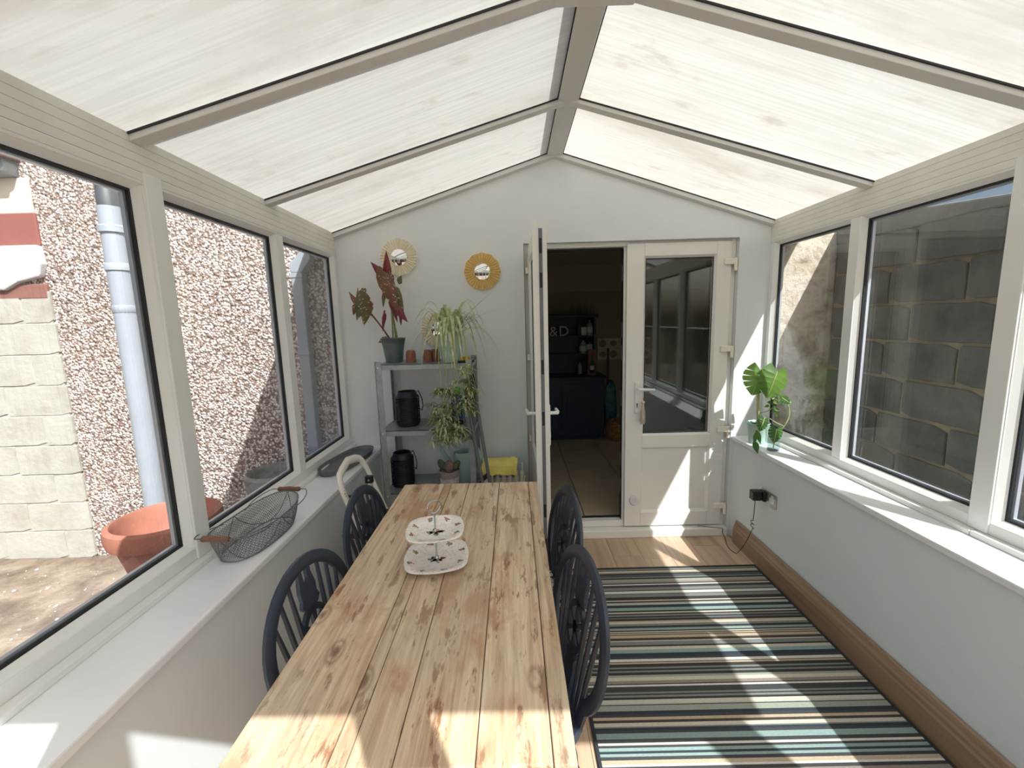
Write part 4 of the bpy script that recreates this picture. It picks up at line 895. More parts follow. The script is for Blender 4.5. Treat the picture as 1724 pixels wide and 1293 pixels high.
# leaf materials
def leafmat(name, stops, scale, trans=0.4, spots=None, vec=(1, 1, 1), rough=0.4):
    t = NT(name); v = t.coord(vec, True); n = t.noise(v, scale, 4); r = t.ramp(n.outputs[0], [(p, lin(c)) for p, c in stops]); c = r.outputs[0]
    if spots:
        vo = t.new('ShaderNodeTexVoronoi'); vo.inputs['Scale'].default_value = spots[0]; t.link(v, vo.inputs['Vector']); c = t.mix(t.ramp(vo.outputs['Distance'], [(spots[1], (1,) * 3), (spots[1] + 0.06, (0,) * 3)]).outputs[0], c, lin(spots[2]))
    t.link(c, t.b.inputs['Base Color']); t.b.inputs['Roughness'].default_value = rough
    tl = t.new('ShaderNodeBsdfTranslucent'); t.link(c, tl.inputs[0]); mx = t.new('ShaderNodeMixShader'); mx.inputs[0].default_value = trans
    t.link(t.b.outputs[0], mx.inputs[1]); t.link(tl.outputs[0], mx.inputs[2]); t.link(mx.outputs[0], t.out.inputs[0]); MATS[name] = t.m
leafmat('begonia_top', [(0.3, (88, 94, 58)), (0.5, (116, 110, 72)), (0.7, (124, 86, 68))], 9, 0.3, (60, 0.21, (210, 208, 180)))
leafmat('begonia_under', [(0.3, (104, 48, 54)), (0.7, (140, 66, 74))], 9, 0.3)
leafmat('begonia_brown', [(0.3, (112, 78, 60)), (0.7, (138, 102, 78))], 9, 0.3, (60, 0.2, (208, 196, 172)))
leafmat('spider_leaf', [(0.35, (158, 172, 118)), (0.5, (196, 206, 154)), (0.65, (228, 231, 202))], 22, 0.35)
leafmat('spider_green', [(0.3, (136, 152, 102)), (0.7, (178, 188, 134))], 10, 0.3)
leafmat('monstera_leaf', [(0.3, (84, 122, 48)), (0.7, (124, 160, 74))], 7, 0.5)
leafmat('monstera_dark', [(0.3, (44, 84, 34)), (0.7, (84, 130, 52))], 7, 0.35)
leafmat('vine', [(0.3, (150, 160, 96)), (0.7, (196, 196, 140))], 20, 0.1)
pbr('stem_brown', (110, 82, 58), 0.7, var=0.2, vscale=60); pbr('stem_green', (132, 138, 92), 0.6, var=0.15, vscale=40)

def ribbon(pts, wid, up=(0, 0, 1), fold=0.25):
    # strap leaf along a path: three verts across, folded along the middle
    pts = [Vector(p) for p in pts]; n = len(pts); vs = []; fs = []
    for i, p in enumerate(pts):
        d = (pts[min(i + 1, n - 1)] - pts[max(i - 1, 0)]); d = d.normalized() if d.length > 1e-9 else Vector((0, 0, 1))
        s_ = d.cross(Vector(up)); s_ = s_.normalized() if s_.length > 1e-5 else Vector((1, 0, 0)); nn = s_.cross(d)
        w_ = wid[i] if isinstance(wid, (list, tuple)) else wid * (math.sin(PI * (0.12 + 0.88 * i / (n - 1))) ** 0.6 if i < n - 1 else 0.05)
        vs += [p - s_ * w_ + nn * w_ * fold, p, p + s_ * w_ + nn * w_ * fold]
    for i in range(n - 1):
        a = i * 3; fs += [(a, a + 3, a + 4, a + 1), (a + 1, a + 4, a + 5, a + 2)]
    return vs, fs

# begonia in bucket
bg_ = tag(empty('begonia', (-0.735, 2.60, ZT3)), 'spotted red and olive angel-wing begonia in a dark grey bucket on the top shelf', 'plant')
pbr('bucket_grey', (92, 106, 108), 0.4, metal=0.4, var=0.1, vscale=20)
m = MB(); m.lathe([(0, 0), (0.05, 0), (0.062, 0.09), (0.073, 0.142), (0.077, 0.146), (0.073, 0.149), (0.069, 0.142), (0.058, 0.08), (0, 0.07)], 28); bk = m.build('bucket', 'bucket_grey', bg_, smooth=True)
m = MB(); m.lathe([(0.0665, 0.112), (0.0685, 0.116), (0.068, 0.12)], 28, cap=False); m.build('band', 'bucket_grey', bk, smooth=True)
m = MB(); m.lathe([(0, 0.12), (0.066, 0.12)], 20); m.build('soil', 'soil', bg_)
def wing(p, tip, width, mat, nrm=(0, -1, 0.1), curl=0.0, parent=None, lob=0.35):
    # angel-wing leaf from stalk point p to tip
    p, tip = Vector(p), Vector(tip); d = tip - p; Ln = d.length; d.normalize(); s_ = d.cross(Vector(nrm)).normalized(); nn = s_.cross(d)
    out = [(-0.10, 0.0, 0), (-0.16, 0.55 * lob, 0), (-0.12, 0.62, 0), (0.06, 0.95, 0), (0.28, 1.0, 0), (0.55, 0.72, 0), (0.8, 0.34, 0), (1.0, 0.0, 0)]
    low = [(-0.02, 0, 0), (0.02, -0.28, 0), (0.1, -0.6, 0), (0.3, -0.72, 0), (0.55, -0.55, 0), (0.8, -0.26, 0)]
    ring_ = out + low[::-1]; vs = [p + d * 0.2 * Ln]; 
    for (a, b, _) in ring_: vs.append(p + d * a * Ln + s_ * b * width + nn * (-abs(b) * width * 0.3 - curl * a * a * Ln + 0.006 * math.sin(9 * a + 5 * b)))
    mid = [p + d * a * Ln + nn * (0.004 - curl * a * a * Ln) for a in (0.0, 0.35, 0.7)]
    k = len(ring_); o0 = 1 + k; vs += mid; fs = []
    for i in range(k):
        a = ring_[i][0]; c = o0 if a < 0.2 else (o0 + 1 if a < 0.52 else o0 + 2); a2 = ring_[(i + 1) % k][0]; c2 = o0 if a2 < 0.2 else (o0 + 1 if a2 < 0.52 else o0 + 2)
        fs.append((1 + i, 1 + (i + 1) % k, c))
        if c2 != c: fs.append((1 + (i + 1) % k, c2, c))
    mb = MB(); mb.add(vs[1:], [tuple(q - 1 for q in f) for f in fs]); mb.build('leaf', mat, parent, smooth=True)
def BP(px, pz, y=0.0): return (px, y, pz)
stems = [[(0.0, 0, 0.12), (0.01, -0.01, 0.3), (0.0, 0.0, 0.5), (-0.015, 0.0, 0.62)], [(0.015, 0, 0.12), (0.02, 0.01, 0.25), (-0.01, 0, 0.40), (-0.02, 0, 0.52)], [(-0.005, 0, 0.12), (-0.06, 0, 0.22), (-0.12, -0.01, 0.30), (-0.145, -0.01, 0.34)], [(-0.01, 0, 0.12), (-0.05, 0.01, 0.20), (-0.10, 0, 0.27), (-0.13, 0, 0.30)], [(0.03, 0, 0.12), (0.015, 0, 0.24), (0.0, 0.01, 0.36)]]
for i, q in enumerate(stems):
    m = MB(); m.tube(bez(q[0], q[1], q[2], 8, q[3]) if len(q) == 4 else bez(q[0], q[1], q[2], 8), [0.0055 - 0.0003 * k for k in range(9)], 6); m.build('stem', 'stem_green' if i in (0, 1, 4) else 'stem_brown', bg_, smooth=True)
for a in [((-0.01, -0.01, 0.50), (0.002, -0.02, 0.665), 0.030, 'begonia_under', (0.5, -1, 0)), ((-0.02, -0.01, 0.50), (-0.105, 0.0, 0.605), 0.032, 'begonia_under', (0, -1, 0.3)),
          ((-0.02, -0.03, 0.54), (0.055, -0.05, 0.30), 0.055, 'begonia_brown', (0.2, -1, 0.2)), ((0.03, 0.01, 0.46), (0.075, 0.01, 0.27), 0.035, 'begonia_top', (0.3, -1, 0.2)), ((0.02, -0.02, 0.36), (0.105, -0.03, 0.24), 0.034, 'begonia_under', (0, -1, 0.4)),
          ((0.015, -0.01, 0.53), (0.008, -0.02, 0.42), 0.028, 'begonia_brown', (0, -1, 0)), ((-0.14, -0.02, 0.42), (-0.205, -0.03, 0.26), 0.052, 'begonia_top', (0, -1, 0.2)), ((-0.125, -0.01, 0.38), (-0.165, -0.02, 0.225), 0.045, 'begonia_top', (0.3, -1, 0)),
          ((-0.195, 0, 0.34), (-0.25, 0, 0.435), 0.022, 'begonia_brown', (0, -1, 0.2)), ((-0.19, 0.01, 0.35), (-0.198, 0.01, 0.46), 0.024, 'begonia_top', (0, -1, 0)), ((-0.2, -0.01, 0.36), (-0.225, -0.02, 0.29), 0.022, 'begonia_brown', (0, -1, 0)),
          ((-0.035, -0.01, 0.30), (-0.055, -0.02, 0.19), 0.014, 'begonia_under', (0, -1, 0)), ((-0.03, -0.01, 0.42), (-0.045, -0.01, 0.33), 0.014, 'begonia_top', (0, -1, 0)), ((0.02, 0, 0.33), (0.035, -0.01, 0.24), 0.014, 'begonia_under', (0, -1, 0)), ((0.06, 0.0, 0.3), (0.055, -0.01, 0.22), 0.013, 'begonia_under', (0, -1, 0)), ((0.05, 0.01, 0.48), (0.075, 0, 0.52), 0.022, 'begonia_top', (0, -1, 0)), ((-0.03, -0.04, 0.15), (-0.075, -0.05, 0.125), 0.022, 'begonia_brown', (0, -1, 0.5))]:
    wing(a[0], a[1], a[2], a[3], a[4], 0.05, bg_)

# spider plant
rs = random.Random(12)
PX, PY = -0.375, 2.555
sp_ = tag(empty('spider_plant', (PX, PY, ZT3)), 'large variegated spider plant with hanging plantlets in a pale pot on the top shelf', 'plant')
m = MB(); m.lathe([(0, 0), (0.058, 0), (0.066, 0.09), (0.074, 0.16), (0.078, 0.163), (0.07, 0.165), (0.062, 0.12), (0, 0.11)], 26); m.build('pot', 'mint', sp_, smooth=True)
m = MB(); m.lathe([(0, 0.145), (0.068, 0.145)], 20); m.build('soil', 'soil', sp_)
Lf = [((0.01, 0.02), (0.10, 0.02, 0.30), (0.265, -0.01, 0.405)), ((0.02, 0.0), (0.12, 0.0, 0.27), (0.30, 0.0, 0.305)), ((0.02, 0.01), (0.1, 0.02, 0.25), (0.2, 0.02, 0.30)), ((-0.02, -0.01), (-0.08, 0.0, 0.30), (-0.185, 0.0, 0.325)), ((0.0, 0.0), (-0.01, 0, 0.28), (0.02, 0, 0.345)),
      ((0.03, 0.0), (0.17, -0.02, 0.30), (0.20, -0.03, 0.20)), ((0.03, -0.02), (0.20, -0.06, 0.22), (0.315, -0.09, 0.005)), ((0.03, -0.01), (0.17, -0.03, 0.20), (0.25, -0.05, 0.12)), ((-0.03, -0.01), (-0.17, -0.03, 0.32), (-0.215, -0.04, 0.13)), ((-0.03, -0.02), (-0.15, -0.08, 0.24), (-0.235, -0.1, 0.02)),
      ((-0.02, -0.04), (-0.12, -0.14, 0.26), (-0.155, -0.16, -0.07)), ((-0.01, -0.04), (-0.05, -0.16, 0.26), (-0.02, -0.18, 0.03)), ((0.01, -0.04), (0.06, -0.14, 0.24), (0.08, -0.17, 0.02)), ((0.02, -0.03), (0.12, -0.12, 0.24), (0.17, -0.15, 0.02)), ((0.0, -0.04), (0.0, -0.15, 0.22), (0.045, -0.18, -0.05))]
for i in range(40):
    a = rs.uniform(0, 2 * PI); rr_ = rs.uniform(0.10, 0.23); up_ = rs.uniform(0.30, 0.46); dz = rs.uniform(-0.04, 0.24)
    if math.sin(a) > 0.4: rr_ *= 0.6; dz = max(dz, 0.16)
    Lf.append(((0.03 * math.cos(a), 0.03 * math.sin(a)), (rr_ * 0.55 * math.cos(a), rr_ * 0.55 * math.sin(a), up_), (rr_ * math.cos(a), rr_ * math.sin(a), dz)))
for (b0_, c_, e_) in Lf:
    vs, fs = ribbon(bez((b0_[0], b0_[1], 0.145), (c_[0], c_[1], c_[2] + (0.07 if e_[2] < 0.25 else 0.0)), e_, 11), rs.uniform(0.0075, 0.0105)); mb = MB(); mb.add(vs, fs); mb.build('leaf', 'spider_leaf', sp_, smooth=True)
cl = []
for i in range(58):
    lx = rs.gauss(-0.005, 0.048); lz = rs.uniform(-0.47, -0.13); cl.append((lx - 0.02, lz, 0))
for i in range(24):
    cl.append((0.105 + rs.gauss(0, 0.024), rs.uniform(-0.33, -0.04), 0))
cl += [(0.16, -0.20, 1), (0.20, -0.185, 1), (0.14, -0.27, 1), (-0.06, -0.46, 2), (0.02, -0.43, 2), (-0.02, -0.40, 2), (-0.045, -0.36, 2), (0.05, -0.39, 2)]
for i, (lx, lz, kd) in enumerate(cl):
    y = -0.15 + rs.uniform(-0.035, 0.02); mb = MB(); nl = rs.randint(10, 15) if kd != 1 else 6; sz = rs.uniform(0.045, 0.075) if kd == 0 else (0.03 if kd == 1 else 0.095)
    for k in range(nl):
        a = 2 * PI * k / nl + rs.uniform(-.3, .3); s2 = sz * rs.uniform(0.7, 1.2); el = rs.uniform(0.1, 0.9)
        c = Vector((lx, y, lz)); mid = c + Vector((math.cos(a) * s2 * 0.55, math.sin(a) * s2 * 0.35, s2 * el * 0.75)); en = c + Vector((math.cos(a) * s2, math.sin(a) * s2 * 0.55, s2 * (el - 0.75)))
        vs, fs = ribbon(bez(c, mid, en, 5), 0.0052 if kd == 0 else (0.0022 if kd == 1 else 0.0066)); mb.add(vs, fs)
    mb.build('plantlet', 'spider_leaf' if rs.random() < 0.75 else 'spider_green', sp_, smooth=True)
for i in range(14):
    lx = (rs.uniform(-0.06, 0.05) if i < 9 else rs.uniform(0.09, 0.12)); m = MB(); m.tube(bez((lx * 0.4, -0.03, 0.145), (lx, -0.15, 0.27), (lx, -0.15, 0.0), 8) + [Vector((lx + rs.uniform(-.02, .02), -0.15, -0.15)), Vector((lx + rs.uniform(-.03, .03), -0.15, -0.36 if i < 9 else -0.25))], 0.0013, 5); m.build('runner', 'vine', sp_, smooth=True)
for e_ in ((0.16, -0.20), (0.20, -0.185), (0.14, -0.27)):
    m = MB(); m.tube(bez((0.1, -0.15, 0.0), (0.13, -0.15, -0.02), (e_[0], -0.16, e_[1]), 8), 0.0012, 5); m.build('runner', 'vine', sp_, smooth=True)

# small yellow item at the shelf corner, spray bottle, card pile, cactus, watering can
pbr('yellow', (206, 178, 60), 0.8, var=0.12, vscale=30); pbr('bottle_blue', (40, 72, 140), 0.35); pbr('green_cap', (96, 190, 60), 0.4); pbr('card_beige', (196, 184, 166), 0.8)
e = tag(empty('scrubbing_brush', (-0.285, 2.475, ZT3)), 'small yellow-bristled brush at the right corner of the top shelf', 'brush')
MB().box(-0.045, 0.05, -0.014, 0.014, 0, 0.012).build('back', 'black_plastic', e, bevel=0.004)
m = MB(); rr = random.Random(3)
for i in range(60): 
    x, y = rr.uniform(-.03, .025), rr.uniform(-.011, .011); m.tube([(x, y, 0.011), (x + rr.uniform(-.006, .006), y + rr.uniform(-.004, .004), 0.034)], 0.0016, 4)
m.build('bristles', 'yellow', e)
e = tag(empty('spray_bottle', (-0.36, 2.60, ZT2)), 'blue bottle with green cap behind the hanging plantlets', 'bottle')
m = MB(); m.lathe([(0, 0), (0.04, 0), (0.042, 0.01), (0.042, 0.14), (0.03, 0.175), (0.018, 0.185), (0.018, 0.195)], 18, sx=1, sy=0.65); m.build('body', 'bottle_blue', e, smooth=True)
m = MB(); m.lathe([(0.022, 0.19), (0.022, 0.225), (0.018, 0.232), (0, 0.232)], 14); m.build('cap', 'green_cap', e, smooth=True)
MB().box(-0.043, 0.043, -0.03, 0.03, 0.0, 0.03).build('base_band', 'black_plastic', e, bevel=0.01)
e = tag(empty('card_pile', (-0.565, 2.515, ZT1)), 'small pile of beige cards on the lower shelf', 'cards'); rr = random.Random(8)
for k in range(5):
    MB().box(-0.045, 0.055, -0.05, 0.05, 0.0035 * k, 0.0035 * k + 0.003).build('card', 'card_beige', e).rotation_euler = (0, 0, rr.uniform(-0.3, 0.3))
leafmat('cactus', [(0.3, (66, 78, 54)), (0.7, (96, 104, 70))], 12, 0.0, (130, 0.14, (190, 184, 150)), rough=0.7)
leafmat('cactus_red', [(0.3, (112, 92, 76)), (0.7, (146, 112, 100))], 12, 0.0, (130, 0.14, (200, 186, 160)), rough=0.7)
pbr('pot_ribbed', (196, 192, 188), 0.7, var=0.15, vscale=30); pbr('pot_band', (146, 140, 138), 0.7)
e = tag(empty('cactus', (-0.422, 2.535, ZT1)), 'three-lobed cactus in a white ribbed pot on the lower shelf', 'plant')
m = MB(); seg = 72; prof = [(0.052, 0.0), (0.058, 0.05), (0.0605, 0.074)]; vs = []; 
for i in range(seg):
    for r_, z in prof: rr_ = r_ * (1 + (0.02 if i % 2 else -0.02)); a = 2 * PI * i / seg; vs.append((rr_ * math.cos(a), rr_ * math.sin(a), z))
m.add(vs, [(i * 3 + k, ((i + 1) % seg) * 3 + k, ((i + 1) % seg) * 3 + k + 1, i * 3 + k + 1) for i in range(seg) for k in range(2)] + [[i * 3 for i in range(seg)][::-1]]); m.build('ribbed_pot', 'pot_ribbed', e)
m = MB(); m.lathe([(0.061, 0.072), (0.0635, 0.074), (0.0655, 0.112), (0.062, 0.114), (0.058, 0.10), (0, 0.098)], 30); m.build('pot_collar', 'pot_band', e, smooth=True)
for (c, r_, s3, ry, mt) in (((0.0, -0.005, 0.135), 0.030, (0.95, 0.7, 1.4), 0.05, 'cactus_red'), ((-0.042, 0, 0.145), 0.028, (0.85, 0.6, 1.45), -0.55, 'cactus'), ((0.042, 0.005, 0.138), 0.027, (0.8, 0.6, 1.4), 0.6, 'cactus')):
    m = MB(); m.sphere((0, 0, 0), r_, 16, 10, M=Matrix.Translation(c) @ Matrix.Rotation(ry, 4, 'Y') @ Matrix.Diagonal((*s3, 1))); m.build('lobe', mt, e, smooth=True)
e = tag(empty('watering_can', (-0.352, 2.665, ZT1)), 'mint green watering can behind the cactus on the lower shelf', 'watering can')
m = MB(); m.lathe([(0, 0), (0.062, 0), (0.066, 0.01), (0.058, 0.17), (0.054, 0.19), (0.05, 0.188), (0.054, 0.16), (0.06, 0.012), (0, 0.01)], 24); m.build('body', 'mint', e, smooth=True)
m = MB(); m.tube(bez((-0.05, 0, 0.07), (-0.09, 0, 0.12), (-0.15, -0.01, 0.24), 8), [0.016 - 0.0008 * k for k in range(9)], 10); m.build('spout', 'mint', e, smooth=True)
m = MB(); m.tube(bez((0.04, 0, 0.185), (0.10, 0, 0.25), (0.115, 0, 0.13), 10) + bez((0.115, 0, 0.13), (0.12, 0, 0.06), (0.062, 0, 0.03), 6)[1:], 1.0, 8, flat=(0.006, 0.014), up=(0, 1, 0)); m.build('handle', 'mint', e, smooth=True)

pbr('pole_grey', (104, 106, 110), 0.4)
# broom poles, dustpan, radiator with cloths
for i, (xb, xt, zt2, yb2, lab) in enumerate(((-0.118, -0.285, 1.13, 2.33, 'left grey pole leaning against the front of the shelf unit'), (-0.085, -0.245, 1.21, 2.345, 'right grey pole leaning against the front of the shelf unit'))):
    e = tag(empty('broom', (xb, yb2, 0)), lab, 'broom', 'grey poles beside the shelf unit')
    top = Vector((xt - xb, 2.432 - yb2, zt2))
    MB().tube([tuple(top * 0.06), tuple(top)], 0.0105, 10).build('pole', 'pole_grey', e, smooth=True)
    m = MB(); m.tube([tuple(top * 0.92), tuple(top * 1.02)], 0.0125, 10); m.build('grip', 'grip_wood' if i == 0 else 'black_plastic', e, smooth=True)
    MB().box(-0.014, 0.014, -0.08 + 0.02 * i, 0.03, 0.0, 0.075).build('head', 'black_plastic', e, bevel=0.008)
e = tag(empty('dustpan', (-0.262, 2.545, 0.0)), 'upright white dustpan with black handle beside the shelf unit', 'dustpan')
e.location = (-0.212, 2.52, 0.0)
m = MB(); m.prism([(-0.03, 0.0), (0.055, 0.0), (0.045, 0.56), (0.02, 0.585), (-0.028, 0.56)], 1, -0.006, 0.0); m.box(-0.03, -0.024, -0.03, 0, 0, 0.55); m.build('pan', 'white_plastic', e, bevel=0.003)
m = MB(); m.tube([(-0.03, -0.014, 0.52), (0.0, -0.018, 0.575), (0.03, -0.018, 0.60), (0.045, -0.014, 0.585)], [0.012, 0.014, 0.016, 0.01], 8, flat=(1, 0.8)); m.build('handle', 'black_plastic', e, smooth=True)
pbr('radiator_cream', (226, 222, 206), 0.4, var=0.03)
rd = tag(empty('oil_radiator', (-0.075, 2.60, 0)), 'cream finned oil radiator standing by the gable wall', 'radiator')
prof = [(-0.06, 0.09), (-0.07, 0.12), (-0.07, 0.575), (-0.055, 0.62), (-0.02, 0.635), (0.02, 0.635), (0.055, 0.62), (0.07, 0.575), (0.07, 0.12), (0.06, 0.09)]
for k in range(7):
    x = -0.13 + 0.0395 * k; m = MB()
    m.prism(prof, 0, x - 0.003, x + 0.003); m.prism([(u * 0.6, 0.36 + (z - 0.36) * 0.82) for u, z in prof], 0, x - 0.013, x + 0.013); m.build('fin', 'radiator_cream', rd, bevel=0.002)
MB().box(-0.14, 0.125, -0.012, 0.012, 0.13, 0.16).build('header_tube', 'radiator_cream', rd); MB().box(-0.14, 0.125, -0.012, 0.012, 0.52, 0.55).build('header_tube', 'radiator_cream', rd)
for x in (-0.10, 0.085): MB().box(x - 0.012, x + 0.012, -0.11, 0.11, 0.02, 0.09).build('foot', 'radiator_cream', rd, bevel=0.006)
for x in (-0.10, 0.085):
    for y in (-0.095, 0.095): MB().lathe([(0, -0.01), (0.02, -0.01), (0.02, 0.01), (0, 0.01)], 12, M=Matrix.Translation((x, y, 0.02)) @ Matrix.Rotation(PI / 2, 4, 'Y')).build('castor', 'black_plastic', rd)
pbr('duster_yellow', (242, 226, 124), 0.9, var=0.06, vscale=20, bump=0.2, bscale=60); pbr('cloth_blue', (72, 150, 196), 0.9)
def cloth(name, x0, x1, zf, zb, y0, y1, top, mat, label, seed, w=0.006):
    r2 = random.Random(seed); n, k = 14, 12; P = []; th = 0.0025
    prof_ = [(y0, zf)] + [(y0, zf + (top - zf) * i / 4) for i in range(1, 5)] + [(y0 + (y1 - y0) * i / 4, top + 0.012 * math.sin(PI * i / 4)) for i in range(1, 4)] + [(y1, top), (y1, zb + (top - zb) * 0.5), (y1, zb)]
    ph = [r2.uniform(0, 6) for _ in range(4)]
    for lay in (0, th):
        for i in range(n + 1):
            x = x0 + (x1 - x0) * i / n
            for j, (y, z) in enumerate(prof_):
                wv = w * math.sin(i * 1.1 + ph[0] + j * 0.3) + w * 0.7 * math.sin(i * 0.6 + ph[1])
                P.append((x + 0.004 * math.sin(j + ph[2]), y + (-1 if j < 5 else 1) * (abs(wv) * (1 if j < 4 or j > 8 else 0.2) + lay), z + (wv * 0.9 if j in (0, 1) else 0) + (abs(wv) * 0.8 + lay if 4 <= j <= 8 else 0)))
    m_ = len(prof_); N = (n + 1) * m_; fs = []
    for L2 in (0, N):
        for i in range(n):
            for j in range(m_ - 1): a = L2 + i * m_ + j; fs.append((a, a + 1, a + m_ + 1, a + m_))
    mb = MB(); mb.add(P, fs); o = mb.build(name, mat, None, smooth=True); o.location = (-0.075, 2.60, 0); tag(o, label, 'cloth'); return o
cloth('yellow_duster', -0.145, 0.075, 0.590, 0.55, -0.076, 0.076, 0.645, 'duster_yellow', 'crumpled yellow duster draped over the radiator', 3)
cloth('blue_cloth', -0.14, -0.085, 0.560, 0.555, -0.0725, 0.0725, 0.639, 'cloth_blue', 'small blue cloth under the yellow duster on the radiator', 5, 0.002)

# ================================================================== sunburst mirrors
def mat_metal(name, col): return pbr(name, col, 0.38, metal=0.15, var=0.05)
mat_metal('gold', (230, 202, 138)); mat_metal('champagne', (240, 233, 212))
t = NT('mirror_glass'); t.b.inputs['Base Color'].default_value = (0.9, 0.92, 0.92, 1); t.b.inputs['Metallic'].default_value = 1; t.b.inputs['Roughness'].default_value = 0.02; MATS['mirror_glass'] = t.m
def sunburst(x, z, mat, label):
    e = tag(empty('sunburst_mirror', (x, D, z)), label, 'mirror', 'round sunburst mirrors on the gable wall')
    n = 36; vs = []; fs = []; R0, R1 = 0.052, 0.115
    for i in range(n * 2):
        a = 2 * PI * i / (n * 2); hi = i % 2 == 0; f = 1 + 0.025 * math.cos(12 * a)
        for r_, d_ in ((R0, -0.015 if hi else -0.009), (R1 * f, -0.021 if hi else -0.008), (R1 * f, 0.0), (R0, 0.0)): vs.append((r_ * math.cos(a), d_, r_ * math.sin(a)))
    N = n * 2
    for i in range(N):
        j = (i + 1) % N
        for k in range(4): fs.append((i * 4 + k, j * 4 + k, j * 4 + (k + 1) % 4, i * 4 + (k + 1) % 4))
    m = MB(); m.add(vs, fs); m.build('pleated_frame', mat, e)
    m = MB(); m.lathe([(0, 0.002), (0.053, 0.002), (0.053, 0.012), (0.05, 0.0135), (0, 0.0135)], 32, M=Matrix.Rotation(PI / 2, 4, 'X')); m.build('mirror', 'mirror_glass', e, smooth=True)
    m = MB(); m.tube([(0.053 * math.cos(a), -0.014, 0.053 * math.sin(a)) for a in [2 * PI * i / 32 for i in range(32)]], 0.002, 6, closed=True); m.build('inner_ring', mat, e, smooth=True)
sunburst(-0.722, 1.955, 'champagne', 'pale gold sunburst mirror behind the begonia')
sunburst(-0.190, 1.852, 'gold', 'yellow gold sunburst mirror nearest the open door')
sunburst(-0.488, 1.490, 'champagne', 'pale gold sunburst mirror behind the spider plant')

# ================================================================== socket, adapter, cable, door disc, tassel
pbr('brushed_plate', (176, 172, 164), 0.4, metal=0.5)
sk_ = tag(empty('wall_socket', (1.482, 2.385, 0.455)), 'brushed metal double socket on the low right wall', 'socket')
MB().box(-0.006, 0.0, -0.073, 0.073, -0.040, 0.040).build('plate', 'brushed_plate', sk_, bevel=0.002)
MB().box(-0.009, -0.006, -0.055, -0.01, -0.018, 0.012).build('outlet', 'white_plastic', sk_); MB().box(-0.011, -0.006, -0.045, -0.03, 0.012, 0.028).build('switch', 'white_plastic', sk_)
ad = tag(empty('power_adapter', (1.471, 2.42, 0.46)), 'black plug-in power adapter in the wall socket', 'adapter')
MB().box(-0.022, 0.0, -0.03, 0.025, -0.03, 0.03).build('plug', 'black_plastic', ad, bevel=0.004); MB().box(-0.075, -0.022, -0.02, 0.03, -0.028, 0.03).build('body', 'black_plastic', ad, bevel=0.006)
ax, ay, az = 1.471 - 0.05, 2.425, 0.43
cpts = [Vector((ax, ay, az)), Vector((ax, ay, az - 0.03))] + bez((ax, ay, az - 0.03), (ax + 0.01, ay + 0.02, 0.32), (ax + 0.012, ay + 0.03, 0.29), 4)[1:]
for k in range(13): a = k / 12 * 4 * PI; cpts.append(Vector((ax + 0.012 + 0.006 * math.cos(a), ay + 0.035 + 0.016 * math.sin(a), 0.28 - 0.004 * k)))
cpts += bez((ax + 0.018, ay + 0.04, 0.23), (ax, ay + 0.08, 0.08), (1.40, 2.56, 0.006), 8)[1:] + bez((1.40, 2.56, 0.006), (1.37, 2.62, 0.004), (1.41, 2.72, 0.004), 6)[1:] + bez((1.41, 2.72, 0.004), (1.43, 2.775, 0.005), (1.42, 2.79, 0.03), 4)[1:] + bez((1.42, 2.79, 0.062), (1.36, 2.80, 0.066), (1.26, 2.825, 0.066), 6)
m = MB(); m.tube(cpts, 0.0022, 6); tag(m.build('power_cable', 'black_plastic', None, smooth=True), 'thin black cable from the adapter across the floor to the door', 'cable')
m = MB(); m.lathe([(0.034, 0), (0.034, 0.008), (0.03, 0.012), (0.012, 0.013), (0.010, 0.011), (0, 0.011)], 28, M=Matrix.Translation((0.815, YF - 0.018, 0.262)) @ Matrix.Rotation(PI / 2, 4, 'X')); pbr('disc_grey', (214, 214, 218), 0.5); tag(m.build('door_disc', 'disc_grey', None, smooth=True), 'round pale disc stuck low on the closed door', 'disc')
pbr('tassel_cream', (216, 204, 190), 0.9, var=0.12, vscale=30)
ts = tag(empty('tassel', (0.852, YF - 0.062, 1.05)), 'cream beaded tassel hanging from the closed door handle', 'tassel')
m = MB(); m.tube([(0.0, -0.011, -0.05), (0.0, -0.012, 0.004), (0.0, 0.0, 0.013), (0.0, 0.012, 0.004), (0.0, 0.011, -0.05), (0, 0, -0.075)], 0.0018, 5); m.build('loop', 'tassel_cream', ts, smooth=True)
m = MB(); m.sphere((0, 0, -0.082), 0.013, 12, 8); m.sphere((0, 0, -0.102), 0.010, 12, 8); m.build('bead', 'tassel_cream', ts, smooth=True)
m = MB(); rr = random.Random(6)
for k in range(46):
    a = rr.uniform(0, 2 * PI); q = rr.uniform(0.004, 0.017); m.tube([(q * 0.4 * math.cos(a), q * 0.4 * math.sin(a), -0.105), (q * math.cos(a), q * math.sin(a) * 0.7, -0.15), (q * 1.15 * math.cos(a), q * 0.8 * math.sin(a), -0.205 - rr.uniform(0, 0.03))], 0.0017, 4)
m.build('strands', 'tassel_cream', ts)

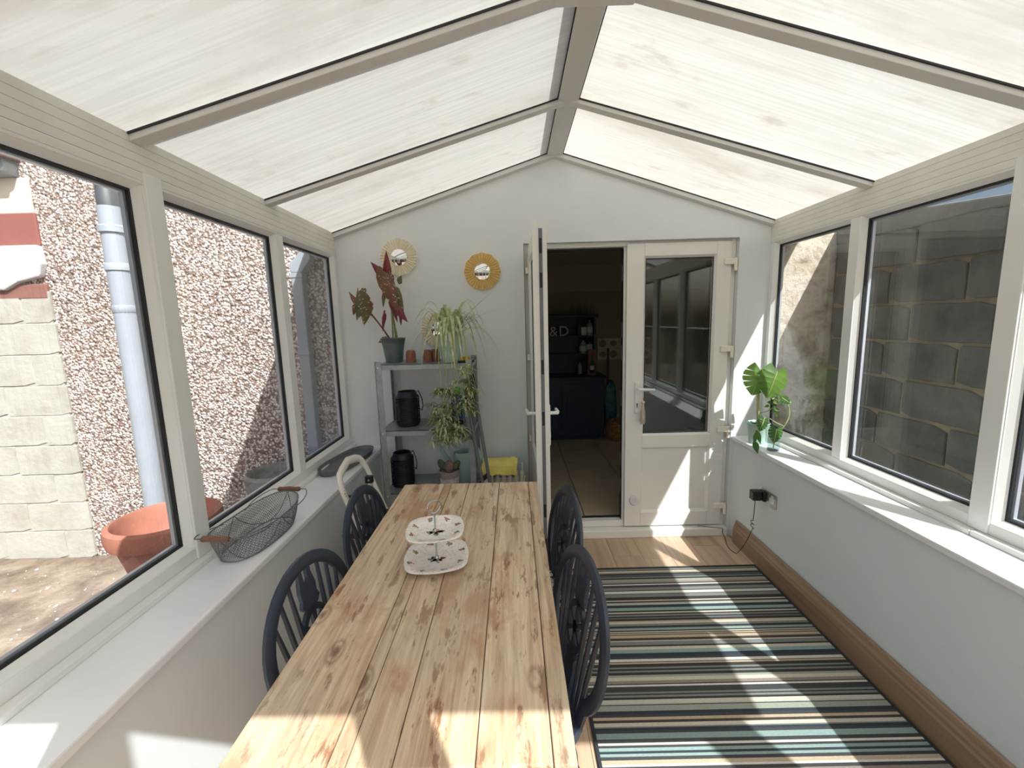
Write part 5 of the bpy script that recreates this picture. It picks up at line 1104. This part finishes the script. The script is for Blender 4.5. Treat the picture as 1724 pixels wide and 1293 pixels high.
# ================================================================== plants on the right sill
mo = tag(empty('monstera', (1.54, 2.64, ZS)), 'monstera with large split leaves in a mint pot on the right window board', 'plant')
m = MB(); m.lathe([(0, 0), (0.05, 0), (0.054, 0.05), (0.064, 0.128), (0.068, 0.132), (0.066, 0.137), (0.06, 0.13), (0.05, 0.06), (0, 0.05)], 26); m.build('pot', 'mint', mo, smooth=True)
m = MB(); m.lathe([(0, 0.118), (0.06, 0.118)], 20); m.build('soil', 'soil', mo)
def split_leaf(parent, base, tip, wid, nrm, mat, lobes=5, droop=0.25):
    # base: where the stalk joins, tip: leaf tip; finger lobes off a midrib
    base, tip = Vector(base), Vector(tip); d = tip - base; Ln = d.length; d.normalize(); s_ = d.cross(Vector(nrm)).normalized(); nn = s_.cross(d)
    mb = MB()
    def P(u, w_, b=0.0): return base + d * u * Ln + s_ * w_ * wid + nn * (-droop * (w_ * w_) * wid - 0.15 * u * u * Ln + b)
    for sg in (-1, 1):
        e0 = [-0.24, -0.06, 0.14, 0.34, 0.54, 0.74]; prev = None
        for k in range(lobes):
            u0, u1 = [0.0, 0.12, 0.28, 0.45, 0.62, 0.95][k], [0.12, 0.28, 0.45, 0.62, 0.95][k] if k < 5 else 1
            o0, o1 = [-0.28, 0.08, 0.34, 0.58, 0.80][k], [0.05, 0.31, 0.55, 0.775, 1.05][k]
            ow0 = [0.50, 0.95, 1.0, 0.86, 0.56][k]; ow1 = [0.93, 1.0, 0.88, 0.60, 0.02][k]; gap = 0.010
            O0, O1 = [-0.28, 0.08, 0.34, 0.58, 0.80], [0.05, 0.31, 0.55, 0.775, 1.05]; W0, W1 = [0.50, 0.95, 1.0, 0.86, 0.56], [0.93, 1.0, 0.88, 0.60, 0.02]
            ma = ((O1[k - 1] + O0[k]) / 2, (W1[k - 1] + W0[k]) / 2) if k else (O0[0], W0[0]); mb_ = ((O1[k] + O0[k + 1]) / 2, (W1[k] + W0[k + 1]) / 2) if k < 4 else (O1[4], W1[4])
            pts = []
            for q in range(7):
                f = q / 6; h = max(0.0, (f - 0.42) / 0.58)
                oa, wa = ma[0] + (o0 + 0.012 - ma[0]) * h, ma[1] + (ow0 - ma[1]) * h; ob_, wb_ = mb_[0] + (o1 - 0.012 - mb_[0]) * h, mb_[1] + (ow1 - mb_[1]) * h
                A = (u0 + (oa - u0) * f, wa * f); B = (u1 + (ob_ - u1) * f, wb_ * f)
                pts.append((P(A[0], sg * A[1]), P((A[0] + B[0]) / 2, sg * (A[1] + B[1]) / 2 * (1.05 if q > 4 else 1), -0.003 * math.sin(PI * f)), P(B[0], sg * B[1])))
            vs = [v for t3 in pts for v in t3]; fs = []
            for q in range(6): a = q * 3; fs += [(a, a + 1, a + 4, a + 3), (a + 1, a + 2, a + 5, a + 4)]
            mb.add(vs, fs)
    o = mb.build('leaf', mat, parent, smooth=True)
    m2 = MB(); m2.tube([P(u, 0, 0.0015) for u in (0, 0.25, 0.5, 0.75, 0.97)], [0.003, 0.0028, 0.0022, 0.0016, 0.0008], 5); m2.build('midrib', 'vine', o, smooth=True)
split_leaf(mo, (-0.035, -0.05, 0.475), (-0.092, -0.09, 0.335), 0.082, (-0.2, -1, 0.35), 'monstera_leaf')
split_leaf(mo, (0.035, -0.10, 0.47), (-0.028, -0.145, 0.325), 0.088, (0.1, -1, 0.45), 'monstera_leaf')
m = MB(); m.tube(bez((0.0, 0, 0.118), (-0.02, -0.01, 0.28), (-0.03, -0.03, 0.36), 6) + bez((-0.03, -0.03, 0.36), (-0.02, -0.05, 0.45), (0.035, -0.10, 0.47), 6)[1:], [0.009] * 7 + [0.006, 0.0055, 0.005, 0.0045, 0.004, 0.004], 8); m.build('stem', 'vine', mo, smooth=True)
m = MB(); m.tube(bez((-0.02, -0.02, 0.28), (-0.04, -0.02, 0.42), (-0.035, -0.05, 0.475), 7), 0.004, 7); m.build('stem', 'vine', mo, smooth=True)
def simple_leaf(parent, a, b, w_, mat, nrm=(0, -1, 0.3)):
    vs, fs = ribbon([Vector(a).lerp(Vector(b), q / 7) for q in range(8)], [w_ * k for k in (0.25, 0.75, 1.0, 1.0, 0.85, 0.6, 0.3, 0.03)], nrm, 0.3); mb = MB(); mb.add(vs, fs); mb.build('leaf', mat, parent, smooth=True)
split_leaf(mo, (-0.02, -0.09, 0.175), (-0.05, -0.11, 0.11), 0.032, (-0.2, -1, 0.3), 'monstera_dark')
m = MB(); m.tube(bez((0.0, 0, 0.13), (0.0, -0.08, 0.20), (-0.02, -0.09, 0.175), 6), 0.003, 6); m.build('stem', 'vine', mo, smooth=True)
for a, b, w_ in (((-0.075, -0.11, 0.115), (-0.055, -0.13, 0.03), 0.016), ((-0.085, -0.12, 0.10), (-0.095, -0.13, 0.03), 0.013), ((-0.095, -0.125, 0.05), (-0.075, -0.14, -0.025), 0.020)): simple_leaf(mo, a, b, w_, 'monstera_dark')
m = MB(); m.tube(bez((-0.02, -0.03, 0.13), (-0.08, -0.09, 0.17), (-0.085, -0.12, 0.03), 8), 0.0028, 6); m.build('stem', 'vine', mo, smooth=True)
# aerial vine looping to the right
vp = [(0.0, 0.0, 0.13), (0.04, -0.09, 0.10), (0.075, -0.13, 0.115), (0.105, -0.16, 0.15), (0.085, -0.19, 0.175)]
m = MB(); m.tube(bez((0.0, 0.0, 0.13), (0.05, -0.10, 0.05), (0.08, -0.13, 0.14), 8) + bez((0.08, -0.13, 0.14), (0.125, -0.14, 0.22), (0.085, -0.13, 0.29), 8)[1:], 0.0035, 6); m.build('aerial_root', 'vine', mo, smooth=True)
m = MB(); m.tube(bez((0.08, -0.13, 0.14), (0.03, -0.1, 0.16), (0.0, -0.06, 0.2), 8), 0.0028, 6); m.build('aerial_root', 'vine', mo, smooth=True)
rl = random.Random(21)
for k in range(16):
    c = Vector((0.045 + rl.uniform(-.04, .045), -0.10 + rl.uniform(-.03, .03), 0.27 + rl.uniform(-.06, .05))); a = rl.uniform(0, 2 * PI)
    simple_leaf(mo, c, c + Vector((math.cos(a) * 0.035, rl.uniform(-.02, .02), math.sin(a) * 0.03)), rl.uniform(0.006, 0.012), 'monstera_leaf' if k % 3 else 'monstera_dark')
split_leaf(mo, (0.055, -0.13, 0.315), (0.095, -0.16, 0.285), 0.035, (0, -1, 0.6), 'monstera_dark')
m = MB(); m.tube(bez((0.0, -0.01, 0.2), (0.03, -0.09, 0.22), (0.045, -0.10, 0.29), 8), 0.003, 6); m.build('stem', 'vine', mo, smooth=True)
ja = tag(empty('glass_jar', (1.548, 2.485, ZS)), 'clear glass jar of water with a rooted cutting on the right window board', 'jar')
m = MB(); m.lathe([(0, 0.0), (0.034, 0.0), (0.036, 0.006), (0.033, 0.05), (0.030, 0.095), (0.0285, 0.095), (0.031, 0.05), (0.033, 0.01), (0, 0.008)], 24); m.build('glass', 'jar_glass', ja, smooth=True)
mat_glass('water', (0.86, 0.94, 0.93), 0.03); m = MB(); m.lathe([(0, 0.009), (0.0325, 0.011), (0.0318, 0.028), (0, 0.028)], 24); m.build('water', 'water', ja, smooth=True)
cu_ = tag(empty('monstera_cutting', (1.548, 2.485, ZS + 0.012)), 'small split-leaf cutting standing in the glass jar', 'plant')
m = MB(); m.tube(bez((0, 0, 0), (0.005, 0, 0.06), (-0.01, -0.02, 0.10), 6), 0.003, 6); m.build('stem', 'stem_green', cu_, smooth=True)
split_leaf(cu_, (0.0, -0.02, 0.125), (-0.022, -0.045, 0.05), 0.04, (-0.1, -1, 0.4), 'monstera_dark')

# ================================================================== things outside
def pipe_round():
    e = tag(empty('drainpipe', (-2.49, D - 0.055, 0)), 'round white drainpipe on the sunlit pebbledash wall', 'drainpipe')
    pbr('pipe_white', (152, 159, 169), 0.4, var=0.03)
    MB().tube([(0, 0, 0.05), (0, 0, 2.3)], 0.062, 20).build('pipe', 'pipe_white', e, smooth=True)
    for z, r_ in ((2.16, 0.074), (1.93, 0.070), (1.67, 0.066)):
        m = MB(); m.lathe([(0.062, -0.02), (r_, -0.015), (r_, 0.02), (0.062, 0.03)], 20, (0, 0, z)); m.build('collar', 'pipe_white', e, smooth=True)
    m = MB(); m.lathe([(0.055, 2.28), (0.06, 2.34), (0.055, 2.42)], 16); m.build('top_joint', 'steel_grey', e, smooth=True)
pipe_round()
e = tag(empty('downpipe', (-1.365, D - 0.02, 0)), 'square white downpipe with offset elbow in the shaded corner', 'downpipe'); pw2 = 0.034
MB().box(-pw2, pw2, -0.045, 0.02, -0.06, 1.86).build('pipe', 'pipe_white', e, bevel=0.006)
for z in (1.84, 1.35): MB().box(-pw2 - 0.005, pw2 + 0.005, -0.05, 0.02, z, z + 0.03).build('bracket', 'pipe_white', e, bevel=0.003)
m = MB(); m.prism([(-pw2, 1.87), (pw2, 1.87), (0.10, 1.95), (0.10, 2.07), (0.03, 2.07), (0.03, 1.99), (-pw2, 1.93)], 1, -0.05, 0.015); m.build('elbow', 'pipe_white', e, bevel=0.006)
pt = tag(empty('terracotta_planter', (-2.00, 2.27, -0.06)), 'large terracotta planter outside the left window', 'planter')
m = MB(); m.lathe([(0, 0), (0.15, 0), (0.155, 0.05), (0.19, 0.28), (0.225, 0.42), (0.23, 0.45), (0.262, 0.46), (0.272, 0.50), (0.266, 0.55), (0.24, 0.56), (0.228, 0.54), (0.215, 0.44), (0.17, 0.36), (0, 0.35)], 40); m.build('pot', 'terracotta', pt, smooth=True)
m = MB(); m.lathe([(0.0, 0.352), (0.168, 0.362)], 30); m.build('soil', 'terracotta', pt)
sg_ = tag(empty('stone_planter', (-1.50, 2.53, -0.06)), 'weathered grey round planter in the shade outside the left window', 'planter')
m = MB(); m.lathe([(0, 0), (0.13, 0), (0.14, 0.4), (0.165, 0.62), (0.175, 0.70), (0.16, 0.72), (0.14, 0.70), (0.125, 0.62), (0, 0.6)], 32); m.build('bowl', 'stone_grey', sg_, smooth=True)
m = MB(); rr = random.Random(14)
for k in range(420):
    x, y = rr.uniform(-3.9, -1.35), rr.uniform(0.9, 2.7); r_ = 0.0025 + 0.007 * rr.random() ** 3
    m.sphere((x, y, -0.06 + r_ * 0.4), r_, 6, 4, sc_=(rr.uniform(.7, 1.5), rr.uniform(.7, 1.5), 0.6))
db = m.build('yard_debris', 'white_render'); tag(db, 'scattered pale grit on the concrete yard', 'grit', kind='stuff')
